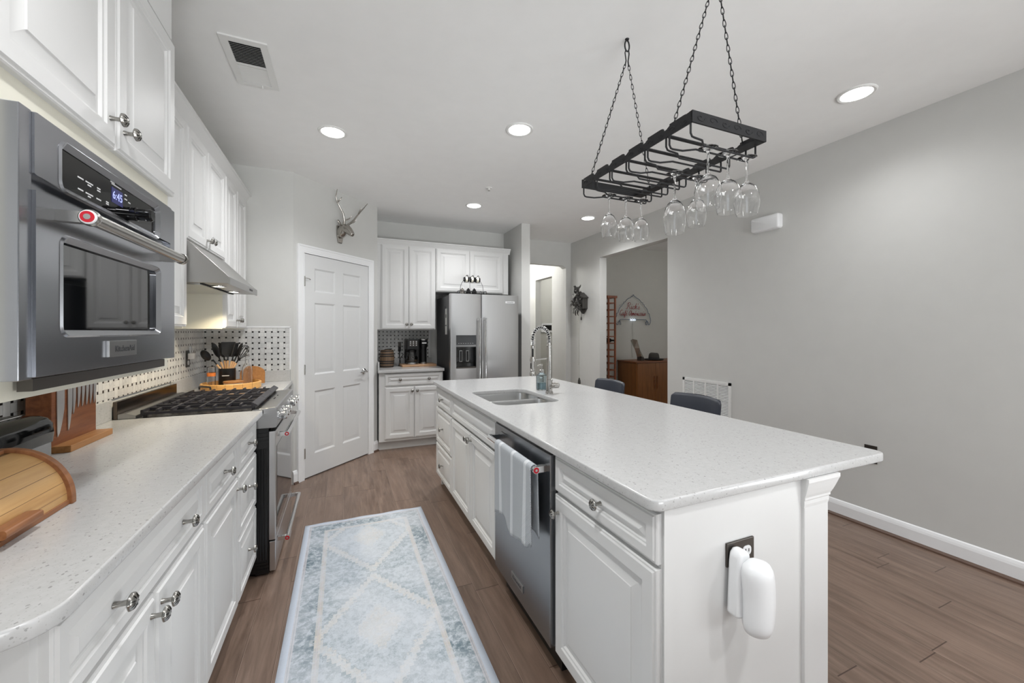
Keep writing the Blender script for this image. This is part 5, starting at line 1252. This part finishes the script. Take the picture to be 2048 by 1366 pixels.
# neon sign
ns = thing('neon_sign', 'neon cafe sign with red script lettering inside a blue arch outline', 'neon sign', (4.50, 5.372, 1.455))
def px(u, v): return ((u-760)/1140*.70, 0, (1195-v)/1000*.50)     # sign drawing units -> local x, z
half = [(735, 205), (750, 185), (765, 180), (775, 205), (800, 250), (835, 240), (850, 280), (900, 295), (950, 325), (1000, 375), (1040, 435), (1090, 440), (1085, 490), (1135, 505), (1145, 560), (1195, 600), (1235, 660), (1260, 740), (1275, 800), (1320, 810), (1320, 880), (1345, 950), (1360, 1040), (1345, 1130), (1310, 1190), (1270, 1180)]
curl = [(1270, 1180), (1285, 1130), (1255, 1075), (1225, 1060), (1190, 1110), (1180, 1180), (1215, 1190), (1240, 1120), (1230, 1060), (1200, 1015), (1120, 1015), (900, 1015), (855, 1015)]
wig = [(855, 1015), (835, 975), (815, 1020), (795, 1035), (770, 975), (745, 1020), (730, 1035), (705, 975), (680, 1015), (660, 1015)]
mir = lambda P: [(1520-u, v) for u, v in P]
mb = MB()
for P in (half, curl, mir(half), mir(curl)): mb.tube([px(*q) for q in P], .0042, 6)
mb.tube([px(*q) for q in wig], .0042, 6)
mb.build('blue_tube', NEONB, ns, smooth=60)
# single-stroke script alphabet (x, z in units of x-height 1)
STK = {
 'R': ([[(.1, 0), (.35, 1.9), (.15, 1.5), (.3, 2.0), (.8, 2.1), (1.0, 1.7), (.7, 1.2), (.4, 1.1), (.8, .6), (1.0, .05), (1.25, .2)], [(-.3, .15), (0, 0), (.25, .4)]], 1.25),
 'i': ([[(0, .2), (.2, 1), (.2, .2), (.35, 0), (.55, .3)], [(.25, 1.4), (.3, 1.55)]], .5),
 'c': ([[(.75, .8), (.5, 1), (.15, .7), (.1, .25), (.4, 0), (.8, .35)]], .75),
 'k': ([[(0, .2), (.35, 2.0), (.2, 0), (.3, .7), (.65, 1), (.6, .6), (.35, .55), (.6, .1), (.85, .2)]], .85),
 "'": ([[(.1, 1.9), (.05, 1.5)]], .2),
 's': ([[(0, .1), (.4, 1.0), (.3, .7), (.6, .4), (.45, 0), (.1, .1)]], .65),
 'C': ([[(1.0, 1.7), (.8, 2.0), (.35, 1.6), (.1, .8), (.25, .1), (.6, 0), (1.0, .5)]], .95),
 'a': ([[(.6, .9), (.3, 1), (.05, .5), (.2, 0), (.5, .3), (.65, 1), (.6, .2), (.75, 0), (.95, .3)]], .9),
 'f': ([[(0, .2), (.5, 1.2), (.5, 1.9), (.25, 1.6), (.2, -.8), (.45, -.5), (.3, .2), (.6, .2)]], .55),
 'é': ([[(0, .3), (.5, .6), (.45, 1), (.1, .7), (.15, .1), (.45, 0), (.75, .3)], [(.35, 1.3), (.55, 1.65)]], .7),
 'A': ([[(.9, 1.5), (.5, 1.8), (.1, 1.0), (.1, .2), (.4, 0), (.8, .7), (1.0, 1.7), (.95, .3), (1.1, 0), (1.3, .3)]], 1.25),
 'm': ([[(0, .1), (.1, 1), (.12, 0), (.3, .9), (.45, .9), (.45, 0), (.65, .9), (.8, .9), (.8, .1), (1.0, .2)]], 1.0),
 'n': ([[(0, .1), (.1, 1), (.12, 0), (.35, .95), (.5, .85), (.5, .1), (.7, .2)]], .7),
 'r': ([[(0, .2), (.2, 1), (.4, .9), (.4, .2), (.6, .1)]], .55),
}
def script(word, u0, v0_, hgt, width):
    tot = sum(STK[c][1] if c != ' ' else .5 for c in word); sx = width/tot; x = 0; mb = MB()
    for c in word:
        if c == ' ': x += .5; continue
        for st in STK[c][0]:
            P = [px(u0+(x+p[0]+.12*p[1]*0)*sx+.14*p[1]*hgt, v0_-p[1]*hgt) for p in st]
            mb.tube(P, .0036, 6)
        x += STK[c][1]
    return mb
script("Rick's", 530, 665, 105, 450).build('script_word', NEONR, ns, smooth=60)
script('Café Américain', 285, 880, 95, 900).build('script_word', NEONR, ns, smooth=60)
MB().box(-.05, .05, .004, .02, .075, .10).build('transformer', NEONW, ns, smooth=0)
MB().tube([(0, .015, .075), (-.01, .018, -.05), (.005, .018, -.2), (-.02, .018, -.36), (-.01, .018, -.55)], .003, 6).build('power_cord', M('clear_cord', (170, 168, 160), .4), ns)
for (x, z) in ((-.25, .09), (.25, .09), (0, .49), (-.26, .33), (.26, .33)):
    MB().tube([(x, 0, z), (x, .028, z)], .004, 6).build('standoff', WHITEPL, ns)
# ------------------------------------------------------------------ wall panel in the far room
wp = thing('wall_keypad', 'white wall keypad with a dark screen seen through the hall opening', 'keypad', (3.985, 7.5, 1.42))
B(-.14, .14, -.025, 0, -.095, .095).build('panel_case', WHITEPL, wp, smooth=0, bevel=.006)
B(-.105, .105, -.028, -.024, -.05, .06).build('screen', BLACKGLOSS, wp, smooth=0)
